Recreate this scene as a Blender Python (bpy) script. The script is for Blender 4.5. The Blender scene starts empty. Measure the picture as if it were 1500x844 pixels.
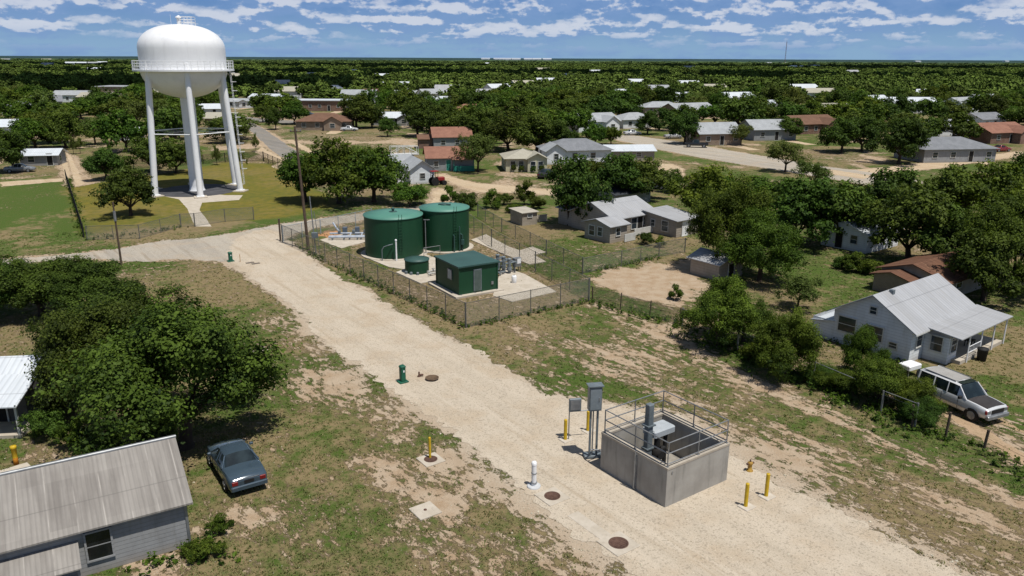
import bpy, math, random
import numpy as np
from mathutils import Vector, Matrix
from mathutils.geometry import delaunay_2d_cdt
R_ = math.radians
scene = bpy.context.scene
COL = scene.collection
rng = np.random.default_rng(7)
random.seed(11)
CAMH = 18.5
TH = 0.635                      # direction of the town grid

# ------------------------------------------------------------------ noise (numpy)
def _hash(ix, iy, s):
    h = (ix.astype(np.int64)*374761393 + iy.astype(np.int64)*668265263 + s*974634777) & 0xffffffff
    h = ((h ^ (h >> 13))*1274126177) & 0xffffffff
    return ((h ^ (h >> 16)) & 0xffff)/65535.0
def vnoise(x, y, s=0):
    ix = np.floor(x); iy = np.floor(y); fx = x-ix; fy = y-iy
    fx = fx*fx*(3-2*fx); fy = fy*fy*(3-2*fy)
    a = _hash(ix, iy, s); b = _hash(ix+1, iy, s); c = _hash(ix, iy+1, s); d = _hash(ix+1, iy+1, s)
    return (a*(1-fx)+b*fx)*(1-fy)+(c*(1-fx)+d*fx)*fy
def fbm(x, y, s=0, o=4):
    t = 0; a = .5; n = 0
    for k in range(o):
        t = t + a*vnoise(x*2**k+17.3*k, y*2**k-9.1*k, s+k); n += a; a *= .55
    return t/n
def sdist(X, Y, poly):
    """signed distance to a polygon, negative inside"""
    P = np.array(poly); n = len(P)
    d = np.full(X.shape, 1e9); ins = np.zeros(X.shape, bool)
    for i in range(n):
        x1, y1 = P[i]; x2, y2 = P[(i+1) % n]
        ex, ey = x2-x1, y2-y1; L = ex*ex+ey*ey+1e-9
        t = np.clip(((X-x1)*ex+(Y-y1)*ey)/L, 0, 1)
        d = np.minimum(d, (X-x1-t*ex)**2+(Y-y1-t*ey)**2)
        c = ((y1 > Y) != (y2 > Y)) & (X < (x2-x1)*(Y-y1)/(y2-y1+1e-12)+x1)
        ins ^= c
    d = np.sqrt(d)
    return np.where(ins, -d, d)
def sdline(X, Y, pts):
    d = np.full(X.shape, 1e9)
    for (x1, y1), (x2, y2) in zip(pts[:-1], pts[1:]):
        ex, ey = x2-x1, y2-y1; L = ex*ex+ey*ey+1e-9
        t = np.clip(((X-x1)*ex+(Y-y1)*ey)/L, 0, 1)
        d = np.minimum(d, (X-x1-t*ex)**2+(Y-y1-t*ey)**2)
    return np.sqrt(d)
def sm(a, b, x):
    t = np.clip((x-a)/(b-a), 0, 1); return t*t*(3-2*t)

# ------------------------------------------------------------------ materials
MATS = {}
class NT:
    def __init__(s, name):
        s.m = bpy.data.materials.new(name); s.m.use_nodes = True
        s.t = s.m.node_tree; s.t.nodes.clear()
    def n(s, typ, **kw):
        o = s.t.nodes.new(typ)
        for k, v in kw.items():
            if k.startswith('i_'): o.inputs[int(k[2:])].default_value = v
            else: setattr(o, k, v)
        return o
    def l(s, a, b): s.t.links.new(a, b)
    def math(s, op, a, b=None, c=None, clamp=False):
        o = s.t.nodes.new('ShaderNodeMath'); o.operation = op; o.use_clamp = clamp
        for i, v in enumerate((a, b, c)):
            if v is None: continue
            if isinstance(v, (int, float)): o.inputs[i].default_value = v
            else: s.t.links.new(v, o.inputs[i])
        return o.outputs[0]
    def mix(s, f, a, b, typ='MIX'):
        o = s.t.nodes.new('ShaderNodeMix'); o.data_type = 'RGBA'; o.blend_type = typ
        for i, v in ((0, f), (6, a), (7, b)):
            if isinstance(v, (int, float)): o.inputs[i].default_value = v
            elif isinstance(v, (tuple, list)): o.inputs[i].default_value = (*v[:3], 1)
            else: s.t.links.new(v, o.inputs[i])
        return o.outputs[2]
    def noise(s, vec, scale, detail=4, rough=.55, dist=0.0, out=0):
        o = s.t.nodes.new('ShaderNodeTexNoise'); o.inputs['Scale'].default_value = scale
        o.inputs['Detail'].default_value = detail; o.inputs['Roughness'].default_value = rough
        o.inputs['Distortion'].default_value = dist
        s.t.links.new(vec, o.inputs['Vector']); return o.outputs[out]
    def mapping(s, vec, sc=(1,1,1), rot=(0,0,0), loc=(0,0,0)):
        o = s.t.nodes.new('ShaderNodeMapping'); o.inputs['Scale'].default_value = sc
        o.inputs['Rotation'].default_value = rot; o.inputs['Location'].default_value = loc
        s.t.links.new(vec, o.inputs['Vector']); return o.outputs[0]
    def ramp(s, f, a, b):
        o = s.t.nodes.new('ShaderNodeMapRange'); o.interpolation_type = 'SMOOTHSTEP'
        o.inputs['From Min'].default_value = a; o.inputs['From Max'].default_value = b
        s.t.links.new(f, o.inputs['Value']); return o.outputs[0]
    def bump(s, h, strength=.3, dist=.02, prev=None):
        o = s.t.nodes.new('ShaderNodeBump'); o.inputs['Strength'].default_value = strength
        o.inputs['Distance'].default_value = dist; s.t.links.new(h, o.inputs['Height'])
        if prev is not None: s.t.links.new(prev, o.inputs['Normal'])
        return o.outputs[0]
    def out(s, base, rough=.8, metal=0., normal=None, spec=.3, coat=0):
        p = s.t.nodes.new('ShaderNodeBsdfPrincipled'); o = s.t.nodes.new('ShaderNodeOutputMaterial')
        if isinstance(base, (tuple, list)): p.inputs['Base Color'].default_value = (*base[:3], 1)
        else: s.t.links.new(base, p.inputs['Base Color'])
        if isinstance(rough, (int, float)): p.inputs['Roughness'].default_value = rough
        else: s.t.links.new(rough, p.inputs['Roughness'])
        p.inputs['Metallic'].default_value = metal; p.inputs['Specular IOR Level'].default_value = spec
        p.inputs['Coat Weight'].default_value = coat
        if normal is not None: s.t.links.new(normal, p.inputs['Normal'])
        s.t.links.new(p.outputs[0], o.inputs[0]); s.p = p; s.o = o
        return s.m
def obj_co(N): return N.n('ShaderNodeTexCoord').outputs['Object']
def plain(name, c1, c2=None, scale=2., rough=.7, metal=0., bump=0., spec=.3, detail=5, coat=0, dirt=0.):
    if name in MATS: return MATS[name]
    N = NT(name); co = obj_co(N); c2 = c2 or tuple(x*.75 for x in c1)
    f = N.ramp(N.noise(co, scale, detail, .6), .3, .7)
    c = N.mix(f, c1, c2)
    if dirt:
        s = N.ramp(N.noise(N.mapping(co, (3,3,.35)), scale*1.3, 4, .6), .5, .78)
        c = N.mix(N.math('MULTIPLY', s, dirt), c, tuple(x*.45 for x in c1))
    nm = N.bump(N.noise(co, scale*9, 3, .6), bump, .03) if bump else None
    MATS[name] = N.out(c, rough, metal, nm, spec, coat); return MATS[name]
def metal_roof(name, c1, c2, axis=0, period=.22, rough=.5, metal=.0, streak=.7, rust=None, seam=1.9, bs=.5):
    if name in MATS: return MATS[name]
    N = NT(name); co = obj_co(N)
    sp = N.n('ShaderNodeSeparateXYZ'); N.l(co, sp.inputs[0])
    u = sp.outputs[axis]; v = sp.outputs[1-axis]
    sc = [.25, .25, .25]; sc[axis] = 3.2
    st = N.ramp(N.noise(N.mapping(co, tuple(sc)), 1.1, 5, .62), .35, .68)
    pt = N.ramp(N.noise(co, .5, 5, .65), .35, .7)
    pl_ = N.math('LESS_THAN', N.math('FRACT', N.math('DIVIDE', N.math('ADD', u, 90.03), .9)), .05)
    # sheet to sheet differences
    cell = N.math('FLOOR', N.math('DIVIDE', u, .9)); cell2 = N.math('FLOOR', N.math('DIVIDE', v, seam))
    wn = N.n('ShaderNodeTexWhiteNoise', noise_dimensions='2D'); cb = N.n('ShaderNodeCombineXYZ')
    N.l(cell, cb.inputs[0]); N.l(cell2, cb.inputs[1]); N.l(cb.outputs[0], wn.inputs['Vector'])
    f = N.math('ADD', N.math('MULTIPLY', st, streak*.6), N.math('MULTIPLY', wn.outputs[0], .3))
    f = N.math('ADD', f, N.math('MULTIPLY', pt, .25), clamp=True)
    c = N.mix(f, c1, c2)
    c = N.mix(N.math('MULTIPLY', pl_, N.math('MULTIPLY', N.ramp(N.noise(co, .8, 3), .4, .6), .45)), c, tuple(min(.8, x*1.5) for x in c1))
    if rust:
        rf = N.ramp(N.noise(N.mapping(co, tuple(x*1.5 for x in sc)), .8, 6, .7), .5-.0, .62)
        c = N.mix(N.math('MULTIPLY', rf, rust[1]), c, rust[0])
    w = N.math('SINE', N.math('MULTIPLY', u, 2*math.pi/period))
    fr = N.math('FRACT', N.math('DIVIDE', N.math('ADD', v, 50.35), seam))
    line = N.math('LESS_THAN', fr, .022)
    c = N.mix(N.math('MULTIPLY', line, .45), c, tuple(x*.4 for x in c1))
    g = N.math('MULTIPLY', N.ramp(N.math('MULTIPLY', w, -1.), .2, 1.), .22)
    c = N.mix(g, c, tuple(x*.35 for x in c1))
    nm = N.bump(w, bs, .02)
    MATS[name] = N.out(c, rough, metal, nm, .35); return MATS[name]
def siding(name, c1, c2, period=.2, dirt=.35, rough=.7):
    if name in MATS: return MATS[name]
    N = NT(name); co = obj_co(N)
    sp = N.n('ShaderNodeSeparateXYZ'); N.l(co, sp.inputs[0])
    fr = N.math('FRACT', N.math('DIVIDE', sp.outputs[2], period))
    c = N.mix(N.ramp(N.noise(co, 1.3, 5, .65), .3, .72), c1, c2)
    c = N.mix(N.math('MULTIPLY', N.math('LESS_THAN', fr, .12), .4), c, tuple(x*.4 for x in c1))
    s = N.ramp(N.noise(N.mapping(co, (2.5,2.5,.3)), 1.2, 4, .6), .5, .8)
    c = N.mix(N.math('MULTIPLY', s, dirt), c, (c1[0]*.5, c1[1]*.47, c1[2]*.4))
    low = N.ramp(sp.outputs[2], .5, 0.)
    c = N.mix(N.math('MULTIPLY', low, .4), c, (.2,.16,.11))
    nm = N.bump(N.math('SUBTRACT', 1., fr), .5, .03)
    MATS[name] = N.out(c, rough, 0, nm, .25); return MATS[name]
def shingle(name, c1, c2):
    if name in MATS: return MATS[name]
    N = NT(name); co = obj_co(N)
    f = N.ramp(N.noise(co, .7, 6, .7), .3, .7); c = N.mix(f, c1, c2)
    f2 = N.ramp(N.noise(N.mapping(co, (4, 8, 8)), 1.0, 2, .5), .35, .65)
    c = N.mix(N.math('MULTIPLY', f2, .35), c, tuple(x*.55 for x in c1))
    MATS[name] = N.out(c, .9, 0, N.bump(f2, .3, .02), .15); return MATS[name]
def brickm(name, c1, c2, mortar=(.3,.27,.23), sx=.4, sz=.2):
    if name in MATS: return MATS[name]
    N = NT(name); co = obj_co(N)
    sp = N.n('ShaderNodeSeparateXYZ'); N.l(co, sp.inputs[0])
    cb = N.n('ShaderNodeCombineXYZ'); N.l(N.math('ADD', sp.outputs[0], sp.outputs[1]), cb.inputs[0]); N.l(sp.outputs[2], cb.inputs[1])
    b = N.n('ShaderNodeTexBrick'); N.l(cb.outputs[0], b.inputs['Vector']); b.inputs['Scale'].default_value = 1
    b.inputs['Brick Width'].default_value = sx; b.inputs['Row Height'].default_value = sz; b.inputs['Mortar Size'].default_value = .012
    b.inputs['Color1'].default_value = (*c1, 1); b.inputs['Color2'].default_value = (*c2, 1); b.inputs['Mortar'].default_value = (*mortar, 1)
    c = N.mix(N.math('MULTIPLY', N.ramp(N.noise(co, .8, 5, .6), .4, .75), .5), b.outputs[0], tuple(x*.5 for x in c1))
    MATS[name] = N.out(c, .9, 0, N.bump(b.outputs['Fac'], .2, .01), .15); return MATS[name]
def glassm(name, c=(.02,.028,.035), rough=.08):
    if name in MATS: return MATS[name]
    N = NT(name); co = obj_co(N)
    cc = N.mix(N.ramp(N.noise(co, 1.2, 3), .4, .7), c, tuple(x*2.2 for x in c))
    MATS[name] = N.out(cc, rough, 0, None, .6); return MATS[name]

# ------------------------------------------------------------------ mesh builder
class MB:
    def __init__(s): s.v = []; s.f = []; s.sm = []
    def add(s, vs, fs, smooth=False):
        o = len(s.v); s.v += [tuple(v) for v in vs]; s.f += [tuple(i+o for i in f) for f in fs]; s.sm += [smooth]*len(fs); return s
    def box(s, c, d, rz=0., rx=0., ry=0.):
        M = Matrix.Rotation(rz,3,'Z') @ Matrix.Rotation(ry,3,'Y') @ Matrix.Rotation(rx,3,'X'); c = Vector(c)
        vs = [c + M @ Vector((sx*d[0]/2, sy*d[1]/2, sz*d[2]/2)) for sz in (-1,1) for sy in (-1,1) for sx in (-1,1)]
        return s.add(vs, [(0,2,3,1),(4,5,7,6),(0,1,5,4),(2,6,7,3),(0,4,6,2),(1,3,7,5)])
    def cbox(s, c, d, ch=.02, rz=0.):
        """box with bevelled vertical and top edges"""
        M = Matrix.Rotation(rz,3,'Z'); c = Vector(c); hx, hy, hz = d[0]/2, d[1]/2, d[2]/2
        def ring(x, y, k, z): return [(x-k,-y,z),(x,-y+k,z),(x,y-k,z),(x-k,y,z),(-x+k,y,z),(-x,y-k,z),(-x,-y+k,z),(-x+k,-y,z)]
        rs = [ring(hx,hy,ch,-hz), ring(hx,hy,ch,hz-ch), ring(hx-ch,hy-ch,ch*.6,hz)]
        vs = [c + M @ Vector(p) for r in rs for p in r]
        fs = [(k*8+i, k*8+(i+1)%8, (k+1)*8+(i+1)%8, (k+1)*8+i) for k in range(2) for i in range(8)]
        fs += [tuple(range(16,24)), tuple(reversed(range(8)))]
        return s.add(vs, fs)
    def tube(s, p0, p1, r0, r1=None, n=8, caps=True):
        r1 = r0 if r1 is None else r1; p0 = Vector(p0); p1 = Vector(p1); d = (p1-p0)
        if d.length < 1e-6: return s
        q = d.normalized().to_track_quat('Z','Y'); vs = []
        for p, r in ((p0,r0),(p1,r1)):
            for k in range(n):
                a = 2*math.pi*k/n; vs.append(p + q @ Vector((r*math.cos(a), r*math.sin(a), 0)))
        fs = [(k, (k+1)%n, n+(k+1)%n, n+k) for k in range(n)]; s.add(vs, fs, True)
        if caps: s.add(vs, [tuple(reversed(range(n))), tuple(range(n,2*n))])
        return s
    def path(s, pts, r, n=6, r2=None):
        r2 = r if r2 is None else r2; m = len(pts)-1
        for i in range(m): s.tube(pts[i], pts[i+1], r+(r2-r)*i/m, r+(r2-r)*(i+1)/m, n)
        return s
    def lathe(s, prof, c=(0,0,0), n=32, smooth=True, cap_top=False, cap_bot=False):
        vs = []; c = Vector(c)
        for r, z in prof:
            for k in range(n):
                a = 2*math.pi*k/n; vs.append(c+Vector((r*math.cos(a), r*math.sin(a), z)))
        fs = [(j*n+k, j*n+(k+1)%n, (j+1)*n+(k+1)%n, (j+1)*n+k) for j in range(len(prof)-1) for k in range(n)]
        s.add(vs, fs, smooth)
        o = len(s.v)-len(vs)
        if cap_top: s.f.append(tuple(o+(len(prof)-1)*n+k for k in range(n))); s.sm.append(False)
        if cap_bot: s.f.append(tuple(o+k for k in reversed(range(n)))); s.sm.append(False)
        return s
    def ring(s, c, R, r, n=40, m=6, a0=0., a1=2*math.pi):
        pts = [(c[0]+R*math.cos(a0+(a1-a0)*k/n), c[1]+R*math.sin(a0+(a1-a0)*k/n), c[2]) for k in range(n+1)]
        return s.path(pts, r, m)
    def prism(s, poly, z0, z1):
        n = len(poly); vs = [(x,y,z0) for x,y in poly]+[(x,y,z1) for x,y in poly]
        return s.add(vs, [(i,(i+1)%n,n+(i+1)%n,n+i) for i in range(n)]+[tuple(range(n,2*n)), tuple(reversed(range(n)))])
    def quad(s, a, b, c, d): return s.add([a,b,c,d], [(0,1,2,3)])
    def build(s, name, m, parent=None, loc=None, rz=0.):
        me = bpy.data.meshes.new(name); me.from_pydata([tuple(v) for v in s.v], [], s.f); me.update()
        me.polygons.foreach_set('use_smooth', s.sm)
        me.materials.append(m); o = bpy.data.objects.new(name, me); COL.objects.link(o)
        if parent is not None: o.parent = parent
        if loc is not None: o.location = loc
        if rz: o.rotation_euler = (0,0,rz)
        return o
def tag(o, label=None, cat=None, group=None, kind=None):
    if label: o['label'] = label
    if cat: o['category'] = cat
    if group: o['group'] = group
    if kind: o['kind'] = kind
    return o
def empty(name, loc, rz=0., label=None, cat=None, group=None, scale=None):
    o = bpy.data.objects.new(name, None); COL.objects.link(o); o.empty_display_size = .3
    o.location = (loc[0], loc[1], loc[2] if len(loc) > 2 else 0.); o.rotation_euler = (0,0,rz)
    if scale: o.scale = scale
    return tag(o, label, cat, group)
def copy_tree(root, loc, rz=0., label=None):
    r = root.copy(); COL.objects.link(r); r.location = (loc[0], loc[1], 0 if len(loc) < 3 else loc[2]); r.rotation_euler = (0,0,rz)
    if label: r['label'] = label
    for ch in list(root.children):
        c = ch.copy(); COL.objects.link(c); c.parent = r
        for g in ch.children:
            d = g.copy(); COL.objects.link(d); d.parent = c
    return r
def off(p, th, dx, dy):
    return (p[0]+dx*math.cos(th)-dy*math.sin(th), p[1]+dx*math.sin(th)+dy*math.cos(th))

# common materials
M_concrete = plain('concrete', (.50,.45,.38), (.42,.37,.30), 1.2, .9, bump=.15, spec=.15, dirt=.3)
M_conc_wall = plain('concrete_wall', (.37,.355,.325), (.285,.27,.245), .8, .9, bump=.2, spec=.12, dirt=.55)
M_galv = plain('galvanized_steel', (.30,.31,.32), (.2,.21,.22), 3, .45, .5)
M_steelgrey = plain('grey_painted_steel', (.17,.20,.22), (.12,.145,.16), 2, .45, .1)
M_white = plain('white_paint', (.82,.83,.84), (.76,.77,.79), .35, .35, 0, spec=.4, dirt=.2)
M_green = plain('dark_green_paint', (.012,.064,.030), (.009,.050,.024), .3, .5, 0, spec=.3, dirt=.2)
M_greenroof = plain('faded_green_paint', (.085,.235,.18), (.07,.20,.155), .4, .5, 0, spec=.4)
M_shedroof = plain('blue_green_roof', (.042,.095,.085), (.034,.078,.07), .6, .5)
M_green2 = plain('pedestal_green', (.012,.11,.065), (.01,.08,.05), 3, .5)
M_yellow = plain('yellow_paint', (.62,.42,.02), (.5,.33,.02), 4, .5, dirt=.4)
M_rust = plain('rusty_iron', (.13,.065,.045), (.09,.05,.04), 6, .8, bump=.3)
M_iron = plain('manhole_iron', (.085,.045,.035), (.13,.075,.055), 9, .8, bump=.3)
M_black = plain('black_rubber', (.012,.012,.013), (.02,.02,.02), 5, .7)
M_dark = plain('dark_interior', (.012,.012,.013), (.02,.018,.016), 2, .8)
M_wood = plain('weathered_pole_wood', (.12,.085,.06), (.07,.05,.038), 3, .9, bump=.2)
M_bluepipe = plain('blue_grey_pipe', (.20,.23,.25), (.12,.145,.16), 3, .45)
M_glass = glassm('window_glass')
M_glass2 = glassm('car_glass', (.012,.018,.02), .04)
M_trimw = plain('white_trim', (.6,.6,.58), (.5,.5,.48), 2, .6)
M_bark = plain('bark', (.07,.05,.036), (.035,.026,.02), 5, .95, bump=.4)

# ------------------------------------------------------------------ world, sun, camera
SUN_EL = R_(69); SUN_AZ = R_(-46)      # direction towards the sun, angle from +x
sd = Vector((math.cos(SUN_AZ)*math.cos(SUN_EL), math.sin(SUN_AZ)*math.cos(SUN_EL), math.sin(SUN_EL)))
def make_world():
    w = bpy.data.worlds.new('World'); scene.world = w; w.use_nodes = True
    t = w.node_tree; t.nodes.clear()
    class W_(NT):
        def __init__(s): s.t = t
    N = W_()
    sky = N.n('ShaderNodeTexSky'); sky.sky_type = 'NISHITA'; sky.sun_disc = False
    sky.sun_elevation = SUN_EL; sky.sun_rotation = math.pi/2-SUN_AZ
    sky.air_density = 1.0; sky.dust_density = .6; sky.ozone_density = 2.0
    co = N.n('ShaderNodeTexCoord').outputs['Generated']
    sp = N.n('ShaderNodeSeparateXYZ'); N.l(co, sp.inputs[0])
    x, y, z = sp.outputs
    az = N.math('ARCTAN2', x, y)
    r = N.math('SQRT', N.math('ADD', N.math('MULTIPLY', x, x), N.math('MULTIPLY', y, y)))
    el = N.math('ARCTAN2', z, r)
    elp = N.math('MAXIMUM', el, 0.)
    # cloud rows get thinner towards the horizon
    v = N.math('MULTIPLY', N.math('LOGARITHM', N.math('ADD', elp, .03), 2.718), 2.9)
    def n2d(a, b, sx, sy, z, det, rough, dist=0.):
        cb = N.n('ShaderNodeCombineXYZ'); N.l(N.math('MULTIPLY', a, sx), cb.inputs[0]); N.l(N.math('MULTIPLY', b, sy), cb.inputs[1]); cb.inputs[2].default_value = z
        return N.noise(cb.outputs[0], 1., det, rough, dist)
    def dens(de):
        # base shapes in rows, then round puffs on top of them
        vv = N.math('MULTIPLY', N.math('LOGARITHM', N.math('ADD', N.math('ADD', elp, de), .045), 2.718), 1.)
        e2 = N.math('ADD', elp, de)
        base = n2d(az, vv, 15., 4.4, 3.7, 3, .55)
        row = n2d(az, vv, 6.5, 8., 9.1, 2, .5)
        puff = n2d(az, e2, 42., 80., 1.3, 5, .62)
        d = N.math('ADD', N.math('MULTIPLY', base, .50), N.math('MULTIPLY', row, .18))
        return N.math('ADD', d, N.math('MULTIPLY', puff, .34))
    d0 = dens(0.); d1 = dens(.0075)
    lowfade = N.ramp(elp, .006, .045)
    cover = N.math('ADD', d0, N.math('MULTIPLY', N.math('SUBTRACT', lowfade, 1.), .075))
    a = N.ramp(cover, .36, .56)
    lit = N.ramp(N.math('ADD', N.math('SUBTRACT', d0, d1), N.math('MULTIPLY', N.math('SUBTRACT', d0, .53), -.08)), -.016, .052)
    lit = N.math('MULTIPLY', lit, N.ramp(elp, .004, .035), clamp=True)
    K = 1.0/.068
    ccol = N.mix(lit, (.20*K,.33*K,.58*K), (.66*K,.70*K,.79*K))
    hz = N.ramp(elp, 0., .085)
    blue = N.mix(hz, (.24*K,.42*K,.64*K), (.065*K,.19*K,.50*K))
    skyc = N.mix(.88, sky.outputs[0], blue)
    up = N.ramp(elp, .12, .4)
    cl = N.mix(N.math('MULTIPLY', a, .82), skyc, ccol)
    allc = N.mix(up, cl, sky.outputs[0])
    bg = N.n('ShaderNodeBackground'); N.l(allc, bg.inputs[0]); bg.inputs[1].default_value = .068
    o = N.n('ShaderNodeOutputWorld'); N.l(bg.outputs[0], o.inputs[0])
make_world()
sun = bpy.data.lights.new('sun', 'SUN'); sun.energy = 4.7; sun.angle = R_(.53); sun.color = (1., .955, .88)
so = bpy.data.objects.new('sun', sun); COL.objects.link(so); so.location = (0,0,80); so.rotation_euler = sd.to_track_quat('Z','Y').to_euler()
cd = bpy.data.cameras.new('camera'); cam = bpy.data.objects.new('camera', cd); COL.objects.link(cam)
cam.location = (0,0,CAMH); cam.rotation_euler = (Matrix.Rotation(1.286134,3,'X') @ Matrix.Rotation(0.004667,3,'Z')).to_euler()
cd.sensor_width = 36; cd.lens = 27.6; cd.clip_start = .5; cd.clip_end = 60000
scene.camera = cam
scene.view_settings.view_transform = 'Standard'; scene.view_settings.look = 'None'; scene.view_settings.exposure = 0
scene.cycles.max_bounces = 6; scene.cycles.diffuse_bounces = 3; scene.cycles.transparent_max_bounces = 24; scene.cycles.transmission_bounces = 4

# ------------------------------------------------------------------ layout polygons (world metres)
DRIVE = [(-26.55,71.21),(-17.86,59.46),(-12.35,49.48),(-7.68,43.17),(-3.99,38.41),(-1.62,34.22),(0.34,30.88),(2.31,28.45),(3.98,25.98),(4.79,24.44),(6.9,21.04),(22.68,11.01),(24.44,19.99),(18.02,24.08),(16.72,25.32),(15.26,27.73),(13.48,30.37),(11.99,32.28),(10.92,34.34),(9.24,38.72),(5,40.42),(1.99,41.51),(-0.4,44.85),(-2.69,48.7),(-5.26,52.04),(-8.84,56.96),(-13.21,63.41),(-17.66,70.11),(-22.07,77.67),(-25.4,84.78),(-28.31,86.16),(-29.11,80.64),(-28.28,75.21)]
ROAD_L = [(-61.59,58.77),(-51.83,65.97),(-47.25,70.07),(-44.09,71.14),(-40.2,72.25),(-36.1,71.8),(-31.09,72.16),(-26.64,71.46),(-25.84,78.2),(-24.12,83.41),(-21.81,87.79),(-17.08,91.84),(-12.55,94.48),(-9.64,99.09),(-8.12,102.05),(-10.05,103.53),(-13.18,99.47),(-17.92,96.57),(-22.93,92.53),(-26.73,89.21),(-29.99,84.33),(-33.4,81.53),(-36.45,80.17),(-38.69,77.34),(-40.55,75.54),(-43.8,74.07),(-46.44,72.93),(-48.69,72.35),(-54.01,68.96),(-65.22,62.54)]
STREET_N = [(-96.63,274.8),(-79.84,234.28),(-65.08,200.32),(-51.14,166.75),(-41.95,146.5),(-36.54,135.46),(-30.43,124.48),(-27.2,124.58),(-33.45,137.33),(-40.27,152.87),(-49.83,174.97),(-59.28,196.95),(-67.72,216.23),(-78.73,239.53),(-90.32,268.43)]
STREET_N2 = [(-83.3,244.66),(-70.4,234.84),(-59.29,230.5),(-61.81,240.55),(-74.27,248.02),(-88.08,258.97)]
ROAD_R = [(22.62,204.75),(24.99,189.04),(29.61,172.84),(35.35,158.06),(41.48,145.58),(47.63,134.07),(52.92,124.19),(57.33,113.16),(61.05,103.86),(64.83,90.53),(76.24,90.8),(69.78,106.16),(68.13,116.55),(64.25,127.48),(59.94,137.03),(55.71,143.21),(50.84,155.28),(45.89,166.94),(40.49,181.92),(34.57,192.8),(30.62,199.59)]
ROAD_R2 = [(57.12,130.33),(63.8,133.78),(76.97,141.17),(90.19,151.41),(108.28,163.29),(113.24,171.02),(93.28,159.18),(80.31,150),(67.45,141.76),(58.13,136.97)]
DRIVE_M = [(-12.94,129.63),(-9.04,119.5),(-4.79,112.59),(0.91,111.56),(9,108.89),(14.27,109.04),(14.78,113.15),(9.37,113.61),(4.95,114.71),(-0.59,118.41),(-5.11,120.3),(-8.8,125.17),(-11.5,131.28)]
DRIVE_M2 = [(-11.61,111.8),(-11.17,115.5),(-9.01,113.69),(-7.4,107.33),(-8.57,102.04),(-10.63,101.99)]
DRIVE_SUV = [(21.36,41.06),(23.07,40.99),(23.97,38.71),(24.42,35.74),(24.34,32.39),(24.48,29.03),(27.78,33.7),(27.27,36.97),(26.78,38.49),(25.79,40.65),(25.04,42.15),(23.72,43.54)]
DRIVE_H = [(24.25,130.85),(27.4,126.31),(29.77,137.75),(29.42,145.15),(25.63,145.01),(21.91,141.08)]
PATH_T = [(-48.56,107.86),(-45.11,105.21),(-41.43,98.75),(-36,87.47),(-34.16,87.51),(-37.01,93.04),(-39.34,97.4),(-41.02,102.71),(-36.88,104.9),(-37.59,108.73),(-40.05,108.67),(-44.92,111.44),(-48.78,111.33)]
PATH_L = [(-66.48,116.44),(-64.16,114.58),(-64.05,117.83),(-72.84,132.52),(-85.17,153.33),(-91,160.07),(-89.25,155.43),(-76.7,134.08)]
DIRTYARD = [(7.06,66.33),(9.27,68.66),(13.41,71.19),(17.07,73.34),(18.48,72.31),(17.12,67.86),(15.73,61.89),(13.27,58.16),(11.46,59.92),(8.69,61.77),(6.97,64.17)]
COMPOUND = [(-23.74,79.17),(-3.29,52.79),(6.07,59.47),(-6.62,90.87),(-16.97,93.52)]
GOLD = [(-65.14,114.55),(-45.72,82.61),(-42.09,86.22),(-27.22,93.27),(-22.39,101.68),(-43.31,142.51),(-52.52,144.12),(-58.05,128.15)]
LAWN_L = [(-85.73,121.3),(-70.39,123.22),(-46.15,82.6),(-46.24,74.86),(-52.36,72.02)]
FIELD_R = [(-2.88,52.36),(5.91,58.92),(12.27,53.31),(18.01,42.47),(23.7,32.39),(25.13,26.22),(20.27,23.08),(16.83,25.53),(13.59,30.65),(11.14,34.9),(9.33,39.15),(4.67,40.88),(1.61,42.08),(-0.83,45.96)]
BARE_R = [(11.24,35.25),(14.39,34.58),(16.43,30.29),(18.2,27.05),(20.05,24.17),(18.63,22.06),(16.68,25.24),(15.24,27.68),(13.48,30.37),(11.99,32.28)]
LEFT_STRIP = [(-18.94,58.54),(-12.35,49.48),(-7.68,43.17),(-3.99,38.41),(-1.62,34.22),(0.34,30.88),(2.31,28.45),(3.98,25.98),(4.79,24.44),(-1.19,24.4),(-5.91,32.12),(-10.43,39.36),(-14.13,47.56),(-18.95,55.98)]
LOTS = [[(-78.76,226.96),(-61.34,216.58),(-44.53,207.13),(-33.36,203.81),(-24.22,186.73),(-15.27,134.47),(-23.67,143.22),(-33.52,142.87),(-47.23,170.9)], [(60.38,171.45),(81.19,175.05),(68.38,146.56),(56.81,146.14)]]

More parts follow.
